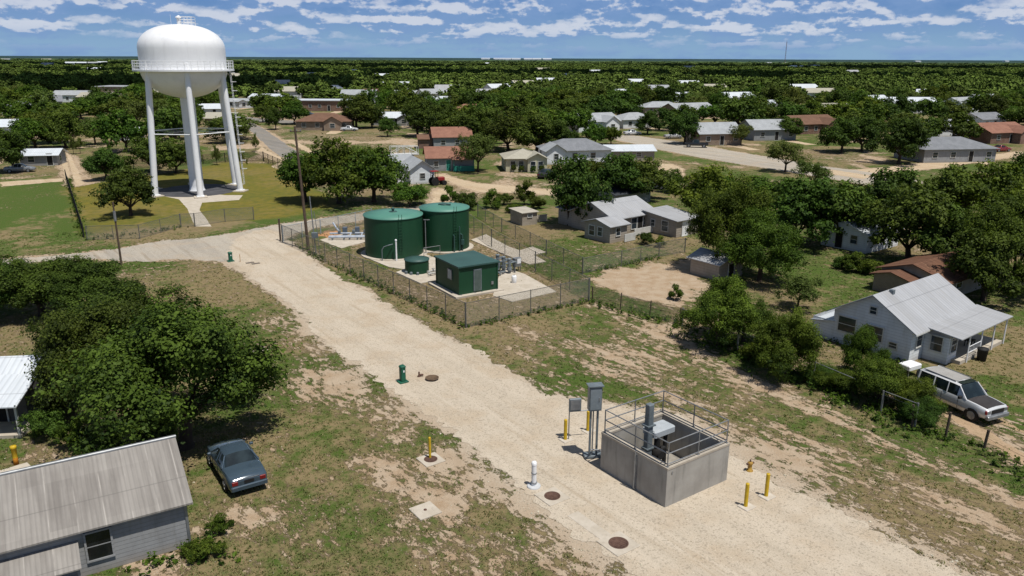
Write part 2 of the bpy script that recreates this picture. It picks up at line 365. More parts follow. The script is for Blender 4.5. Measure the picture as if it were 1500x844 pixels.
# ------------------------------------------------------------------ ground
def build_ground():
    ny, nx = 520, 560
    y0, y1 = 17., 320.
    t = np.linspace(0, 1, ny); ys = (y0+14)*((y1+14)/(y0+14))**t-14
    s = np.linspace(-1, 1, nx)
    X = s[None,:]*(ys[:,None]*.74+9); Y = np.repeat(ys[:,None], nx, 1)
    c, sn = math.cos(TH), math.sin(TH)
    U = X*c+Y*sn; V = -X*sn+Y*c            # U across the drive, V along it
    big = fbm(X/14, Y/14, 3); mid = fbm(U/1.6, V/3.6, 11); mid2 = fbm(U/.55, V/1.3, 23)
    cover = .70+.42*(big-.5)
    green = .50+1.2*(fbm(X/7, Y/7, 41)-.5)
    gold = np.zeros_like(X)
    wob = (mid-.5)*3.
    dD = sdist(X, Y, DRIVE)+wob*.5; dR = sdist(X, Y, ROAD_L)+wob*.5
    cover -= .24*sm(.8, 0., dD)*sm(20,40,Y)+.12*sm(.8, 0., dD)
    cover -= .3*sm(1.0, 0., dR)
    for P in (STREET_N, ROAD_R, ROAD_R2, DRIVE_M, DRIVE_M2, DRIVE_H, PATH_L, STREET_N2): cover -= .35*sm(1.2, 0., sdist(X, Y, P)+wob*.4)
    fs = sm(1.5, -1.5, sdist(X, Y, LEFT_STRIP)+wob); cover -= .27*fs*(.3+1.2*fbm(U/3.2, V/6, 77)); green -= .06*fs
    fr = sm(1., -2., sdist(X, Y, FIELD_R)); streak = fbm(U/1.5, V/11, 91)
    cover += fr*(-.01-.8*np.maximum(0, streak-.50)*1.6); green -= .06*fr
    bars = fbm(U/1.1, V/7, 131)
    bd = sdline(X, Y, [(6.15,58.57),(11.68,50.47),(15.52,41),(18.9,35.69),(22.25,30.07)])
    cover -= .34*sm(1.3, .1, bd+wob*.5)*sm(.35,.65,bars+.1)
    fb = sm(1., -1.5, sdist(X, Y, BARE_R)+wob*.8); cover -= .22*fb
    fy = sm(1., -1., sdist(X, Y, DIRTYARD)+wob); cover -= .50*fy
    fc = sm(.5, -.5, sdist(X, Y, COMPOUND)); cover -= .10*fc; green -= .22*fc
    fv = sm(1.2, -.4, sdist(X, Y, DRIVE_SUV)+wob*.6); cover -= .3*fv
    fg = sm(1.2, -1.2, sdist(X, Y, GOLD)+wob*1.); gold = .9*fg*(.55+.6*fbm(X/6,Y/6,9)); cover += .35*fg
    fl = sm(2.2, -2.2, sdist(X, Y, LAWN_L)+wob*1.6); cover += fl*(.25+.5*(fbm(X/5, Y/7, 881)-.5)); green += fl*(.16+.9*(fbm(X/6, Y/9, 883)-.5))
    for P in LOTS: cover -= .14*sm(2., -2., sdist(X, Y, P)+wob*1.5)
    # thin grass below the big left trees
    for (px, py, r) in ((*(-10.913,43.134), 4.), (*(-2.731,29.585), 1.4), (*(0.934,30.155), 1.3), (*(4.016,26.278), 2.2), (*(-3.586,34.067), 1.3), (*(-5.519,36.184), 1.2), (*(5.457,25.443),1.4), (*(-11.468,28.235),2.), (*(-13.37,25.509),2.)):
        cover -= .24*sm(r, r*.3, np.hypot(X-px, Y-py)+wob*.3)
    for (px, py, r) in ((*(-5.079,35.451), 2.6), (*(-0.812,28.822), 2.), (*(-8.637,36.152),3.), (*(-11.521,26.822), 2.5)):
        cover += .22*sm(r, r*.3, np.hypot(X-px, Y-py)+wob*.3)
    cover += .30*(mid-.5)+.30*(mid2-.5)*sm(110, 45, Y)
    cover -= .40*sm(85,130,Y)*sm(.56,.72,fbm(X/8,Y/10,611,4))*(1-sm(.6,-.6,sdist(X,Y,GOLD)))*(1-sm(.6,-.6,sdist(X,Y,LAWN_L)))
    cover = np.clip(cover, 0, 1); green = np.clip(green+.25*(mid-.5), 0, 1)
    # mild relief
    Z = .10*(fbm(X/5, Y/5, 5)-.5)*sm(3., 5., dD)*sm(2,4,dR) - .0
    Z = np.minimum(Z, 0.)*0.6
    near = dict(X=X, Y=Y, cover=cover, green=green, gold=gold, dD=sdist(X, Y, DRIVE), dR=sdist(X, Y, ROAD_L), ys=ys)
    verts = np.stack([X, Y, np.zeros_like(X)], -1).reshape(-1, 3)
    idx = np.arange(ny*nx).reshape(ny, nx)
    f = np.stack([idx[:-1,:-1], idx[:-1,1:], idx[1:,1:], idx[1:,:-1]], -1).reshape(-1, 4)
    # outer sheet to the horizon (one sheet: shares the border)
    fa = 60000.
    bx = X[0]; n0 = len(verts)
    extra = []; ef = []
    corners = [(-fa, -2000, 0), (fa, -2000, 0), (fa, fa, 0), (-fa, fa, 0)]
    extra += corners
    A, B, C_, D = n0, n0+1, n0+2, n0+3
    bl, br, tr, tl = idx[0,0], idx[0,-1], idx[-1,-1], idx[-1,0]
    ef.append([A, B]+list(idx[0,::-1])); ef.append([B, C_]+list(idx[::-1,-1])); ef.append([C_, D]+list(idx[-1,:])); ef.append([D, A]+list(idx[:,0]))
    verts = np.concatenate([verts, np.array(extra)])
    me = bpy.data.meshes.new('ground')
    me.from_pydata(verts.tolist(), [], f.tolist()+[list(map(int, e)) for e in ef]); me.update()
    at = me.color_attributes.new('mask', 'FLOAT_COLOR', 'POINT')
    a = np.zeros((len(verts), 4), np.float32); a[:,0] = .8; a[:,1] = .5; a[:,3] = 1
    n = ny*nx; a[:n,0] = cover.ravel(); a[:n,1] = green.ravel(); a[:n,2] = gold.ravel(); a[:n,3] = np.exp(-np.maximum(near['dD'], 0)/1.1).ravel()*.9; a[n:,3] = 0
    at.data.foreach_set('color', a.ravel())
    N = NT('grass_and_soil'); co = obj_co(N)
    ca = N.n('ShaderNodeVertexColor', layer_name='mask'); sp = N.n('ShaderNodeSeparateColor'); N.l(ca.outputs[0], sp.inputs[0])
    rot = N.mapping(N.mapping(co, (1,1,1), (0,0,-TH)), (1.0,.45,1))
    rot2 = N.mapping(co, (1,1,1), (0,0,-TH))
    n1 = N.noise(rot, 3.0, 6, .70); n2 = N.noise(co, 9, 4, .65); n3 = N.noise(co, 1.1, 3, .5); n4 = N.noise(co, 34, 2, .6)
    cv = N.math('ADD', sp.outputs[0], N.math('MULTIPLY', N.math('SUBTRACT', n1, .5), 1.9))
    cv = N.math('ADD', cv, N.math('MULTIPLY', N.math('SUBTRACT', n2, .5), .60))
    fgr = N.ramp(cv, .40, .56)
    soil = N.mix(N.ramp(n3, .3, .7), (.43,.34,.245), (.35,.25,.16))
    soil = N.mix(N.math('MULTIPLY', N.ramp(n2, .45, .75), .5), soil, (.50,.42,.32))
    soil = N.mix(N.math('MULTIPLY', N.ramp(n4, .52, .7), .35), soil, (.22,.15,.09))
    na = N.noise(rot2, .9, 6, .7); ng = N.math('ADD', sp.outputs[1], N.math('MULTIPLY', N.math('SUBTRACT', na, .5), 1.6))
    soil = N.mix(ca.outputs[1], soil, N.mix(N.ramp(n2, .35, .7), (.47,.40,.315), (.37,.30,.22)))
    gr = N.mix(N.ramp(ng, .28, .68), (.235,.180,.098), (.058,.105,.017))
    gr = N.mix(N.math('MULTIPLY', N.ramp(n3, .45, .75), .40), gr, (.080,.095,.026))
    gr = N.mix(N.math('MULTIPLY', N.ramp(n2, .48, .70), .55), gr, (.22,.175,.09))
    gr = N.mix(N.math('MULTIPLY', N.ramp(n4, .5, .72), .42), gr, (.045,.052,.018))
    # litter at the edge of the turf
    edge = N.math('SUBTRACT', N.ramp(cv, .38, .50), N.ramp(cv, .54, .70))
    gr = N.mix(sp.outputs[2], gr, N.mix(N.ramp(n3, .3, .7), (.20,.155,.028), (.13,.12,.028)))
    col = N.mix(fgr, soil, gr)
    col = N.mix(N.math('MULTIPLY', N.math('MAXIMUM', edge, 0.), .35), col, (.12,.085,.045))
    h = N.math('ADD', N.math('MULTIPLY', fgr, .7), N.math('MULTIPLY', n2, .8)); h = N.math('ADD', h, N.math('MULTIPLY', n4, .35))
    nm = N.bump(h, .8, .09)
    N.out(col, .95, 0, nm, .08)
    me.materials.append(N.m)
    o = bpy.data.objects.new('ground', me); COL.objects.link(o); tag(o, kind='structure')
    return near
GR = build_ground()

def ragged(poly, amp, seed, step=.35):
    P = []; n = len(poly); rr = random.Random(seed)
    for i in range(n):
        x1, y1 = poly[i]; x2, y2 = poly[(i+1) % n]; L = math.hypot(x2-x1, y2-y1)
        if L < 1e-6: continue
        k = max(1, min(400, int(L/step)))
        nx, ny = (y2-y1)/L, -(x2-x1)/L
        for j in range(k):
            t = j/k; P.append((x1+(x2-x1)*t, y1+(y2-y1)*t, nx, ny))
    A = np.array(P)
    d = (fbm(A[:,0]/.55, A[:,1]/.55, seed, 4)-.5)*3.2*amp+(fbm(A[:,0]/4, A[:,1]/4, seed+5, 2)-.5)*2.2*amp
    return [(a[0]+a[2]*q, a[1]+a[3]*q) for a, q in zip(A, d)]
def sheet(name, poly, z, m, amp=.0, seed=1, step=.35, kind='structure', thick=0., label=None):
    P = ragged(poly, amp, seed, step) if amp else poly
    mb = MB(); n = len(P)
    area = sum(P[i][0]*P[(i+1)%n][1]-P[(i+1)%n][0]*P[i][1] for i in range(n))
    if area < 0: P = P[::-1]
    if thick: mb.prism(P, z-thick, z)
    else:
        vv, _, ff, _, _, _ = delaunay_2d_cdt([Vector(q) for q in P], [], [list(range(n))], 1, 1e-4)
        mb.add([(q.x,q.y,z) for q in vv], [tuple(f) for f in ff])
    o = mb.build(name, m); tag(o, label=label, kind=kind); return o
def gravel_mat(name, c1, c2, c3, track=.5):
    N = NT(name); co = obj_co(N)
    ro = N.mapping(co, (1,1,1), (0,0,-TH)); r = N.mapping(ro, (1.,.08,1), loc=(3.3,1.7,.37))
    t1 = N.ramp(N.noise(r, .75, 4, .55), .38, .66); n1 = N.noise(co, .35, 4, .6); n2 = N.noise(co, 7, 4, .7); n3 = N.noise(co, 26, 3, .7)
    vo = N.n('ShaderNodeTexVoronoi'); vo.inputs['Scale'].default_value = 15; N.l(co, vo.inputs['Vector'])
    c = N.mix(N.math('MULTIPLY', t1, track), c1, c2)
    t2 = N.ramp(N.noise(N.mapping(ro, (1.,.05,1), loc=(5.2,.3,.71)), 1.6, 5, .6), .54, .70)
    t3 = N.ramp(N.noise(N.mapping(ro, (1.,.012,1), loc=(2.2,.9,.43)), .95, 4, .6), .44, .60)
    c = N.mix(N.math('MULTIPLY', t3, track*.75), c, tuple(min(.8, x*1.13) for x in c1))
    c = N.mix(N.math('MULTIPLY', t2, track*.9), c, tuple(x*y for x, y in zip(c2, (.80,.72,.62))))
    c = N.mix(N.math('MULTIPLY', N.ramp(n1, .45, .68), .7), c, c3)
    n5 = N.ramp(N.noise(N.mapping(ro, (1.,.35,1)), 1.3, 6, .7), .52, .72); c = N.mix(N.math('MULTIPLY', n5, .45), c, tuple(x*.68 for x in c1))
    c = N.mix(N.math('MULTIPLY', N.ramp(n2, .5, .75), .32), c, tuple(x*.72 for x in c1))
    c = N.mix(N.math('MULTIPLY', N.ramp(n3, .50, .68), .42), c, tuple(x*.5 for x in c2))
    c = N.mix(N.math('MULTIPLY', N.ramp(n3, .48, .30), .35), c, tuple(min(.8, x*1.35) for x in c1))
    sc = N.n('ShaderNodeSeparateColor'); N.l(vo.outputs['Color'], sc.inputs[0])
    c = N.mix(N.math('MULTIPLY', N.math('GREATER_THAN', sc.outputs[0], .86), .4), c, tuple(x*.5 for x in c2))
    h = N.math('ADD', n3, N.math('MULTIPLY', n2, .12))
    return N.out(c, .95, 0, N.bump(h, .5, .03), .1)
M_gravel = gravel_mat('limestone_gravel', (.485,.42,.335), (.395,.335,.255), (.42,.335,.24))
M_caliche = gravel_mat('caliche', (.50,.40,.28), (.40,.30,.19), (.44,.32,.2))
M_asphalt = gravel_mat('worn_asphalt', (.40,.36,.30), (.31,.28,.24), (.40,.33,.25), .8)
M_asphalt2 = gravel_mat('grey_asphalt', (.24,.225,.205), (.19,.18,.165), (.27,.235,.19), .8)
sheet('road', ROAD_L, .006, M_asphalt, .35, 21)
sheet('gravel_road', DRIVE, .012, M_gravel, .38, 22, .16)
sheet('road', STREET_N, .006, M_asphalt2, .2, 23, .6)
sheet('road', STREET_N2, .010, M_asphalt2, .2, 33, .6)
sheet('road', ROAD_R, .010, M_asphalt, .25, 24, .6)
sheet('road', ROAD_R2, .006, M_caliche, .3, 25, .6)
sheet('dirt_drive', DRIVE_M, .006, M_caliche, .3, 26, .5)
sheet('dirt_drive', DRIVE_M2, .010, M_caliche, .4, 27, .5)
sheet('dirt_drive', DRIVE_H, .006, M_caliche, .3, 29, .5)
M_ruts = gravel_mat('sandy_ruts', (.40,.29,.19), (.33,.23,.14), (.25,.2,.1))
sheet('path', [(-66.48,116.44),(-65.09,115.19),(-74.76,132.45),(-89.45,157.74),(-90.25,157.71)], .006, M_caliche, .15, 30, .4)
sheet('path', [(-64.63,115.84),(-64.45,117.82),(-73.3,132.5),(-87.02,155.51),(-88.42,156.61)], .008, M_caliche, .15, 31, .4)
sheet('path', PATH_T, .006, M_concrete, .04, 28, .5)
for k, P in enumerate(([(23.16,40.62),(23.7,38.21),(24.34,34.47),(24.8,31.21),(25.36,32.04),(25.03,35.6),(24.15,39.05),(23.56,41.18)], [(24.54,41.57),(25.64,39.06),(26.27,36.5),(26.65,33.95),(27.3,34.91),(26.86,37.44),(26.2,40.03),(25.34,42.35)])):
    sheet('dirt_track', P, .006, M_ruts, .28, 40+k, .3)
for k, P in enumerate(([(-53.36,169.29),(-46.27,154.85),(-40.44,146.55),(-39.75,140.75),(-45.68,148.4),(-52.83,161.63)], [(-43.09,139.7),(-42.02,144.5),(-36.1,133.77),(-36.72,129.64)], [(-51.14,185.47),(-43.04,167.09),(-39.26,157.41),(-40.2,157.38),(-48.34,175.03),(-53.03,185.39)], [(-60.24,185.05),(-54.18,171.97),(-51.85,166.72),(-55.92,173.29)], [(-22.88,176.16),(-10.62,173.87),(-13.19,168.35),(-22.18,170.62)],
        [(-78.22,119.43),(-71.11,123.93),(-69.17,120.4),(-75.36,114.88)], [(-86.63,144.84),(-84.53,149.02),(-82.33,145),(-83.9,140.1)], [(20.85,134.01),(25.15,120.53),(27.4,126.31),(24.66,135.83)], [(50.31,136.7),(56.94,127.25),(60,130.43),(54.66,140.4)])):
    sheet('path', P, .014, M_caliche, .3, 50+k, .5)

# ------------------------------------------------------------------ grass tufts (uncountable)
def sample_mask(x, y, key):
    ys = GR['ys']; iy = np.clip(np.searchsorted(ys, y), 1, len(ys)-1)
    row = ys[iy]; w = row*.74+9; nx = GR['X'].shape[1]
    ix = np.clip(((x/w+1)/2*(nx-1)).astype(int), 0, nx-1)
    return GR[key][iy, ix]
def leaf_mat(name, dark, light, trans=.25, var=.35):
    N = NT(name)
    ca = N.n('ShaderNodeVertexColor', layer_name='tint'); sp = N.n('ShaderNodeSeparateColor'); N.l(ca.outputs[0], sp.inputs[0])
    oi = N.n('ShaderNodeObjectInfo').outputs['Random']
    c = N.mix(sp.outputs[0], dark, light)
    br = N.math('ADD', N.math('MULTIPLY', N.math('SUBTRACT', oi, .5), var*1.4), 1.)
    hs = N.n('ShaderNodeHueSaturation'); N.l(c, hs.inputs['Color']); N.l(br, hs.inputs['Value'])
    oi2 = N.math('FRACT', N.math('MULTIPLY', oi, 7.31)); N.l(N.math('ADD', N.math('MULTIPLY', oi2, .05), .48), hs.inputs['Hue'])
    d = N.n('ShaderNodeBsdfPrincipled'); N.l(hs.outputs[0], d.inputs['Base Color']); d.inputs['Roughness'].default_value = .6; d.inputs['Specular IOR Level'].default_value = .12
    tr = N.n('ShaderNodeBsdfTranslucent')
    c2 = N.mix(1., hs.outputs[0], (.9,1.,.35), 'MULTIPLY'); N.l(c2, tr.inputs[0])
    mx = N.n('ShaderNodeMixShader'); mx.inputs[0].default_value = trans
    N.l(d.outputs[0], mx.inputs[1]); N.l(tr.outputs[0], mx.inputs[2])
    o = N.n('ShaderNodeOutputMaterial'); N.l(mx.outputs[0], o.inputs[0]); return N.m
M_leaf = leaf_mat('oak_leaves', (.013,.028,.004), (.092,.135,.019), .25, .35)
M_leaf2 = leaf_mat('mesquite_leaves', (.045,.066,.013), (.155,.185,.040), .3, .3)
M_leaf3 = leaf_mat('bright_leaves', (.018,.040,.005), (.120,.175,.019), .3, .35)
M_tuft = leaf_mat('grass_blades', (.070,.115,.022), (.31,.25,.13), .3, 0.)
M_stone = leaf_mat('limestone_chips', (.30,.24,.18), (.62,.55,.45), 0., 0.)
def quads_mesh(name, V, tint, m):
    """V: (n,4,3)"""
    n = len(V); me = bpy.data.meshes.new(name)
    me.vertices.add(n*4); me.vertices.foreach_set('co', V.astype(np.float32).ravel())
    me.loops.add(n*4); me.loops.foreach_set('vertex_index', np.arange(n*4, dtype=np.int32))
    me.polygons.add(n); me.polygons.foreach_set('loop_start', np.arange(0, n*4, 4, dtype=np.int32))
    try: me.polygons.foreach_set('loop_total', np.full(n, 4, np.int32))
    except Exception: pass
    me.update(calc_edges=True)
    at = me.color_attributes.new('tint', 'BYTE_COLOR', 'POINT')
    a = np.ones((n*4, 4), np.float32); a[:,0] = np.repeat(tint, 4); a[:,1] = a[:,0]
    at.data.foreach_set('color', a.ravel()); me.materials.append(m); return me
def build_tufts():
    n = 260000
    y = rng.uniform(0, 1, n)**1.25*62+22; x = rng.uniform(-1, 1, n)*(y*.70+3)
    cv = sample_mask(x, y, 'cover'); dd = sample_mask(x, y, 'dD'); dr = sample_mask(x, y, 'dR'); gg = sample_mask(x, y, 'green')
    cl = fbm(x/.7, y/.7, 301, 2)
    p = sm(.36, .75, cv+.5*(cl-.5))*.34*(28/y)**.6
    keep = (rng.uniform(0,1,n) < p) & (dd > -.1) & (dr > .0)
    for P in (BOXES): keep &= sdist(x, y, P) > .1
    x, y, gg = x[keep], y[keep], gg[keep]; n = len(x)
    k = 5
    X = np.repeat(x, k)+rng.normal(0, .05, n*k); Y = np.repeat(y, k)+rng.normal(0, .05, n*k)
    a = rng.uniform(0, 2*np.pi, n*k); h = rng.uniform(.025, .065, n*k)*np.repeat(rng.uniform(.6, 1.5, n), k); w = rng.uniform(.015, .035, n*k)*(1+np.maximum(0,(Y-30))/40)
    lx, ly = np.cos(a), np.sin(a); lean = rng.uniform(.3, 1.1, n*k)*h
    base = np.stack([X, Y, np.zeros_like(X)], -1); side = np.stack([-ly*w, lx*w, np.zeros_like(X)], -1)
    tip = base+np.stack([lx*lean, ly*lean, h], -1)
    V = np.stack([base-side, base+side, tip+side*.35, tip-side*.35], 1)
    t = np.clip(np.repeat(1-gg, k)*.9+rng.uniform(-.25, .25, n*k), 0, 1)
    o = bpy.data.objects.new('grass', quads_mesh('grass', V, t, M_tuft)); COL.objects.link(o)
    tag(o, 'short dry grass tufts growing over the sandy soil', 'grass', kind='stuff')

def build_stones():
    n = 90000; y = rng.uniform(0, 1, n)**1.3*45+22; x = rng.uniform(-1, 1, n)*(y*.7+3); dd = sample_mask(x, y, 'dD')
    p = np.where(dd < -.8, .10, np.where(dd < .9, .55, .02))*(26/y)
    k = rng.uniform(0, 1, n) < p
    for P in BOXES: k &= sdist(x, y, P) > .05
    x, y = x[k], y[k]; n = len(x); r = rng.uniform(.012, .035, n)*np.where(rng.uniform(size=n) < .06, 2.0, 1.)
    c = np.stack([x, y, np.full(n, .014)], -1); o = np.array([[1,0,0],[0,1,0],[-1,0,0],[0,-1,0],[0,0,.8]], float)
    a = rng.uniform(0, 6.28, n); R = np.zeros((n, 3, 3)); R[:,0,0] = np.cos(a); R[:,0,1] = -np.sin(a); R[:,1,0] = np.sin(a); R[:,1,1] = np.cos(a); R[:,2,2] = 1
    q = np.einsum('nij,kj->nki', R, o)*(r[:,None,None]*rng.uniform(.6, 1.3, (n, 5, 1)))+c[:,None,:]
    V = q[:, [[0,1,4,4],[1,2,4,4],[2,3,4,4],[3,0,4,4]]].reshape(-1, 4, 3).copy(); V[:,3] = V[:,2]*.999+V[:,0]*.001
    me = quads_mesh('loose_stones', V, np.repeat(rng.uniform(0, 1, n), 4), M_stone)
    ob = bpy.data.objects.new('loose_stones', me); COL.objects.link(ob); tag(ob, 'loose pale limestone stones scattered over the gravel road and its edges', 'stones', kind='stuff')
def build_weeds():
    xs, ys = [], []
    for pts, w, dens in (([(12.33,53.61),(14.92,48.68),(17.9,43.27),(20.09,39.09),(21.21,37.22)], .9, 26), ([(6.36,59.11),(12.15,53.45)], .4, 9), ([(21.14,37.46),(23.24,34.88),(24.14,32.09)], .5, 9), ([(-3.3,52.94),(-12.36,65.11),(-23.69,79.48)], .3, 7), ([(-3.25,52.94),(6.07,59.47)], .25, 6), ([(-44.53,80.32),(-37.31,86.69)], .4, 6), ([(-12.59,26.68),(-13.95,25.09)], .4, 12), ([(-12.5,27.27),(-11.05,25.53)], .5, 9), ([(21.52,50.6),(25.05,46.28)], .4, 9), ([(-69.87,123.23),(-45.56,81.6)], .3, 5), ([(6.3,67.91),(14.2,73.82)], .3, 7)):
        for (a, b) in zip(pts[:-1], pts[1:]):
            L = math.dist(a, b); n = int(L*dens); t = rng.uniform(0, 1, n)
            xs.append(a[0]+(b[0]-a[0])*t+rng.normal(0, w, n)); ys.append(a[1]+(b[1]-a[1])*t+rng.normal(0, w, n))
    x = np.concatenate(xs); y = np.concatenate(ys); m_ = (sample_mask(x, y, 'dD') > .25); 
    for P in BOXES: m_ &= sdist(x, y, P) > .1
    x, y = x[m_], y[m_]; n = len(x); k = 12
    X = np.repeat(x, k); Y = np.repeat(y, k); H = np.repeat(rng.uniform(.12, .48, n), k); a = rng.uniform(0, 6.28, n*k)
    rr = rng.uniform(0, .6, n*k)*H; P = np.stack([X+rr*np.cos(a), Y+rr*np.sin(a), H*rng.uniform(.15, 1., n*k)], -1)
    nr = unit(np.stack([np.cos(a)*.5, np.sin(a)*.5, np.ones(n*k)], -1)+rng.normal(0, .5, (n*k, 3))); t1 = unit(np.cross(nr, rng.normal(size=(n*k, 3)))); t2 = np.cross(nr, t1); s = rng.uniform(.05, .12, (n*k, 1))
    V = np.stack([P-t1*s, P-t2*s*.5, P+t1*s, P+t2*s*.5], 1)
    me = quads_mesh('weeds', V, np.clip(np.repeat(rng.uniform(.1, .9, n), k)+rng.normal(0, .15, n*k), 0, 1), M_leaf3)
    ob = bpy.data.objects.new('weeds', me); COL.objects.link(ob); tag(ob, 'leafy weeds and tall grass along the fence lines and walls', 'weeds', kind='stuff')
# ------------------------------------------------------------------ trees
def unit(a): return a/np.maximum(np.linalg.norm(a, axis=-1, keepdims=True), 1e-6)
def crown_mesh(name, nleaf, leaf, seed, m, lobes=18, flat=.62, zc=.9, clumps=16, base=.35, spread=1., lo=.17, hi=.36):
    """unit crown: radius about 1, centre height zc, half height flat"""
    r = np.random.default_rng(seed)
    # lobes
    d = unit(r.normal(size=(lobes, 3))); d[:,2] = np.abs(d[:,2])*1.0-.35*(r.uniform(size=lobes) < .4)
    rad = r.uniform(.48, .86, lobes)*spread*(1+.16*np.sin(np.arctan2(d[:,1], d[:,0])*2+seed)+.10*np.sin(np.arctan2(d[:,1], d[:,0])*3+seed*1.7))
    L = np.stack([d[:,0]*rad, d[:,1]*rad, d[:,2]*rad*flat*1.15], -1)
    L = np.concatenate([L, [[0,0,.1]]]); lr = np.append(r.uniform(lo, hi, lobes), .45)
    nl = len(L)
    # clumps on lobes
    ci = r.integers(0, nl, nl*clumps); cd_ = unit(r.normal(size=(nl*clumps, 3))); cd_[:,2] += .25; cd_ = unit(cd_)
    C = L[ci]+cd_*(lr[ci]*r.uniform(.75, 1.12, len(ci)))[:,None]*np.array([1,1,flat*1.15])
    keep = C[:,2] > -base-.12*r.uniform(size=len(C)); C = C[keep]; cdk = cd_[keep]
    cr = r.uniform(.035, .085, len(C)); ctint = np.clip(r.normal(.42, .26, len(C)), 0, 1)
    q = r.integers(0, len(C), nleaf)
    P = C[q]+r.normal(size=(nleaf, 3))*cr[q][:,None]*np.array([1,1,.75])
    # stray leaves
    s = r.uniform(size=nleaf) < .07; P[s] += r.normal(size=(s.sum(), 3))*.06
    outw = unit(P-C[q]+cdk[q]*.06+unit(P)*.03)
    nrm = unit(outw*.8+np.array([0,0,.4])+r.normal(size=(nleaf, 3))*.42)
    t1 = unit(np.cross(nrm, r.normal(size=(nleaf, 3)))); t2 = np.cross(nrm, t1)
    sz = leaf*r.uniform(.5, 1.6, nleaf)[:,None]
    P[:,2] += zc
    a, b = t1*sz*.5, t2*sz*.34
    V = np.stack([P-a, P-b*1.0, P+a, P+b*1.0], 1)
    tint = np.clip(ctint[q]+r.normal(0, .12, nleaf)+.35*(P[:,2]-zc), 0, 1)  # besides random tone, sunlit top and shaded base put into the tint
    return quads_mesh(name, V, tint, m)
def trunk_mesh(name, seed, m=None, zc=.9, flat=.62, nlimb=7, r0=.075):
    rr = random.Random(seed); mb = MB(); fork = zc-flat*.62
    x, y = rr.uniform(-.04,.04), rr.uniform(-.04,.04)
    mb.tube((0,0,-.03), (x*.2,y*.2,.07), r0*1.6, r0*1.05, 9); mb.tube((x*.2,y*.2,.07), (x,y,fork), r0*1.05, r0*.85, 9)
    for k in range(nlimb):
        a = 2*math.pi*k/nlimb+rr.uniform(-.3,.3); d = rr.uniform(.35,.62); zt = zc+rr.uniform(-.15,.25)*flat
        m1 = (x+math.cos(a)*d*.45, y+math.sin(a)*d*.45, fork+(zt-fork)*.55); m2 = (x+math.cos(a)*d, y+math.sin(a)*d, zt)
        mb.tube((x,y,fork-.03), m1, r0*.5, r0*.33, 6); mb.tube(m1, m2, r0*.33, r0*.13, 5)
        for j in range(2):
            b = a+rr.uniform(-.9,.9); mb.tube(m1, (m1[0]+math.cos(b)*.3, m1[1]+math.sin(b)*.3, m1[2]+rr.uniform(.05,.3)), r0*.2, r0*.07, 4)
    me_o = mb.build(name, m or M_bark); me = me_o.data; bpy.data.objects.remove(me_o); return me
PROTO = {}
def proto(kind, lod, v):
    key = (kind, lod, v)
    if key in PROTO: return PROTO[key]
    nl, lf, cl = {'N': (68000, .031, 26), 'M': (17000, .062, 18), 'F': (7500, .088, 13)}[lod]
    m = {'oak': M_leaf, 'mesquite': M_leaf2, 'bright': M_leaf3, 'bush': M_leaf3, 'darkbush': M_leaf}[kind]
    sd_ = hash((kind, lod)) % 1 + v*31+{'N':1,'M':2,'F':3}[lod]*100+len(kind)*7
    if kind in ('bush', 'darkbush'):
        c = crown_mesh('crown', int(nl*.8), lf, sd_, m, 14, .62, .55, cl, .55); t = trunk_mesh('trunk', sd_, None, .5, .5, 6, .035)
    elif kind == 'mesquite':
        c = crown_mesh('crown', int(nl*.62), lf*.85, sd_, m, 19, .70, .78, cl, .56, 1.05); t = trunk_mesh('trunk', sd_, None, .76, .6, 8, .045)
    else:
        c = crown_mesh('crown', nl, lf, sd_, m, 40 if lod == 'N' else 28, .76, .72, 15 if lod == 'N' else cl, .66, 1.04, .11 if lod == 'N' else .16, .27 if lod == 'N' else .34); t = trunk_mesh('trunk', sd_, None, .70, .62, 7, .058)
    PROTO[key] = (c, t); return PROTO[key]
TREES = []
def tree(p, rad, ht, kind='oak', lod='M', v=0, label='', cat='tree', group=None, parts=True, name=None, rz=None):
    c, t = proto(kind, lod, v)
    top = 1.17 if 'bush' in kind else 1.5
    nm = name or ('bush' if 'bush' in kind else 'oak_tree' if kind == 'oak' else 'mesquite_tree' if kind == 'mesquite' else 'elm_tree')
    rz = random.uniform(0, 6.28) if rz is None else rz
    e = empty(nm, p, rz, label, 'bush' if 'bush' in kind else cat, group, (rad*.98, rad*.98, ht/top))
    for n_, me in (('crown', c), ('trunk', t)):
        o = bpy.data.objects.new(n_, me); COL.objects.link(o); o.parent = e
    TREES.append((p[0], p[1], rad)); return e

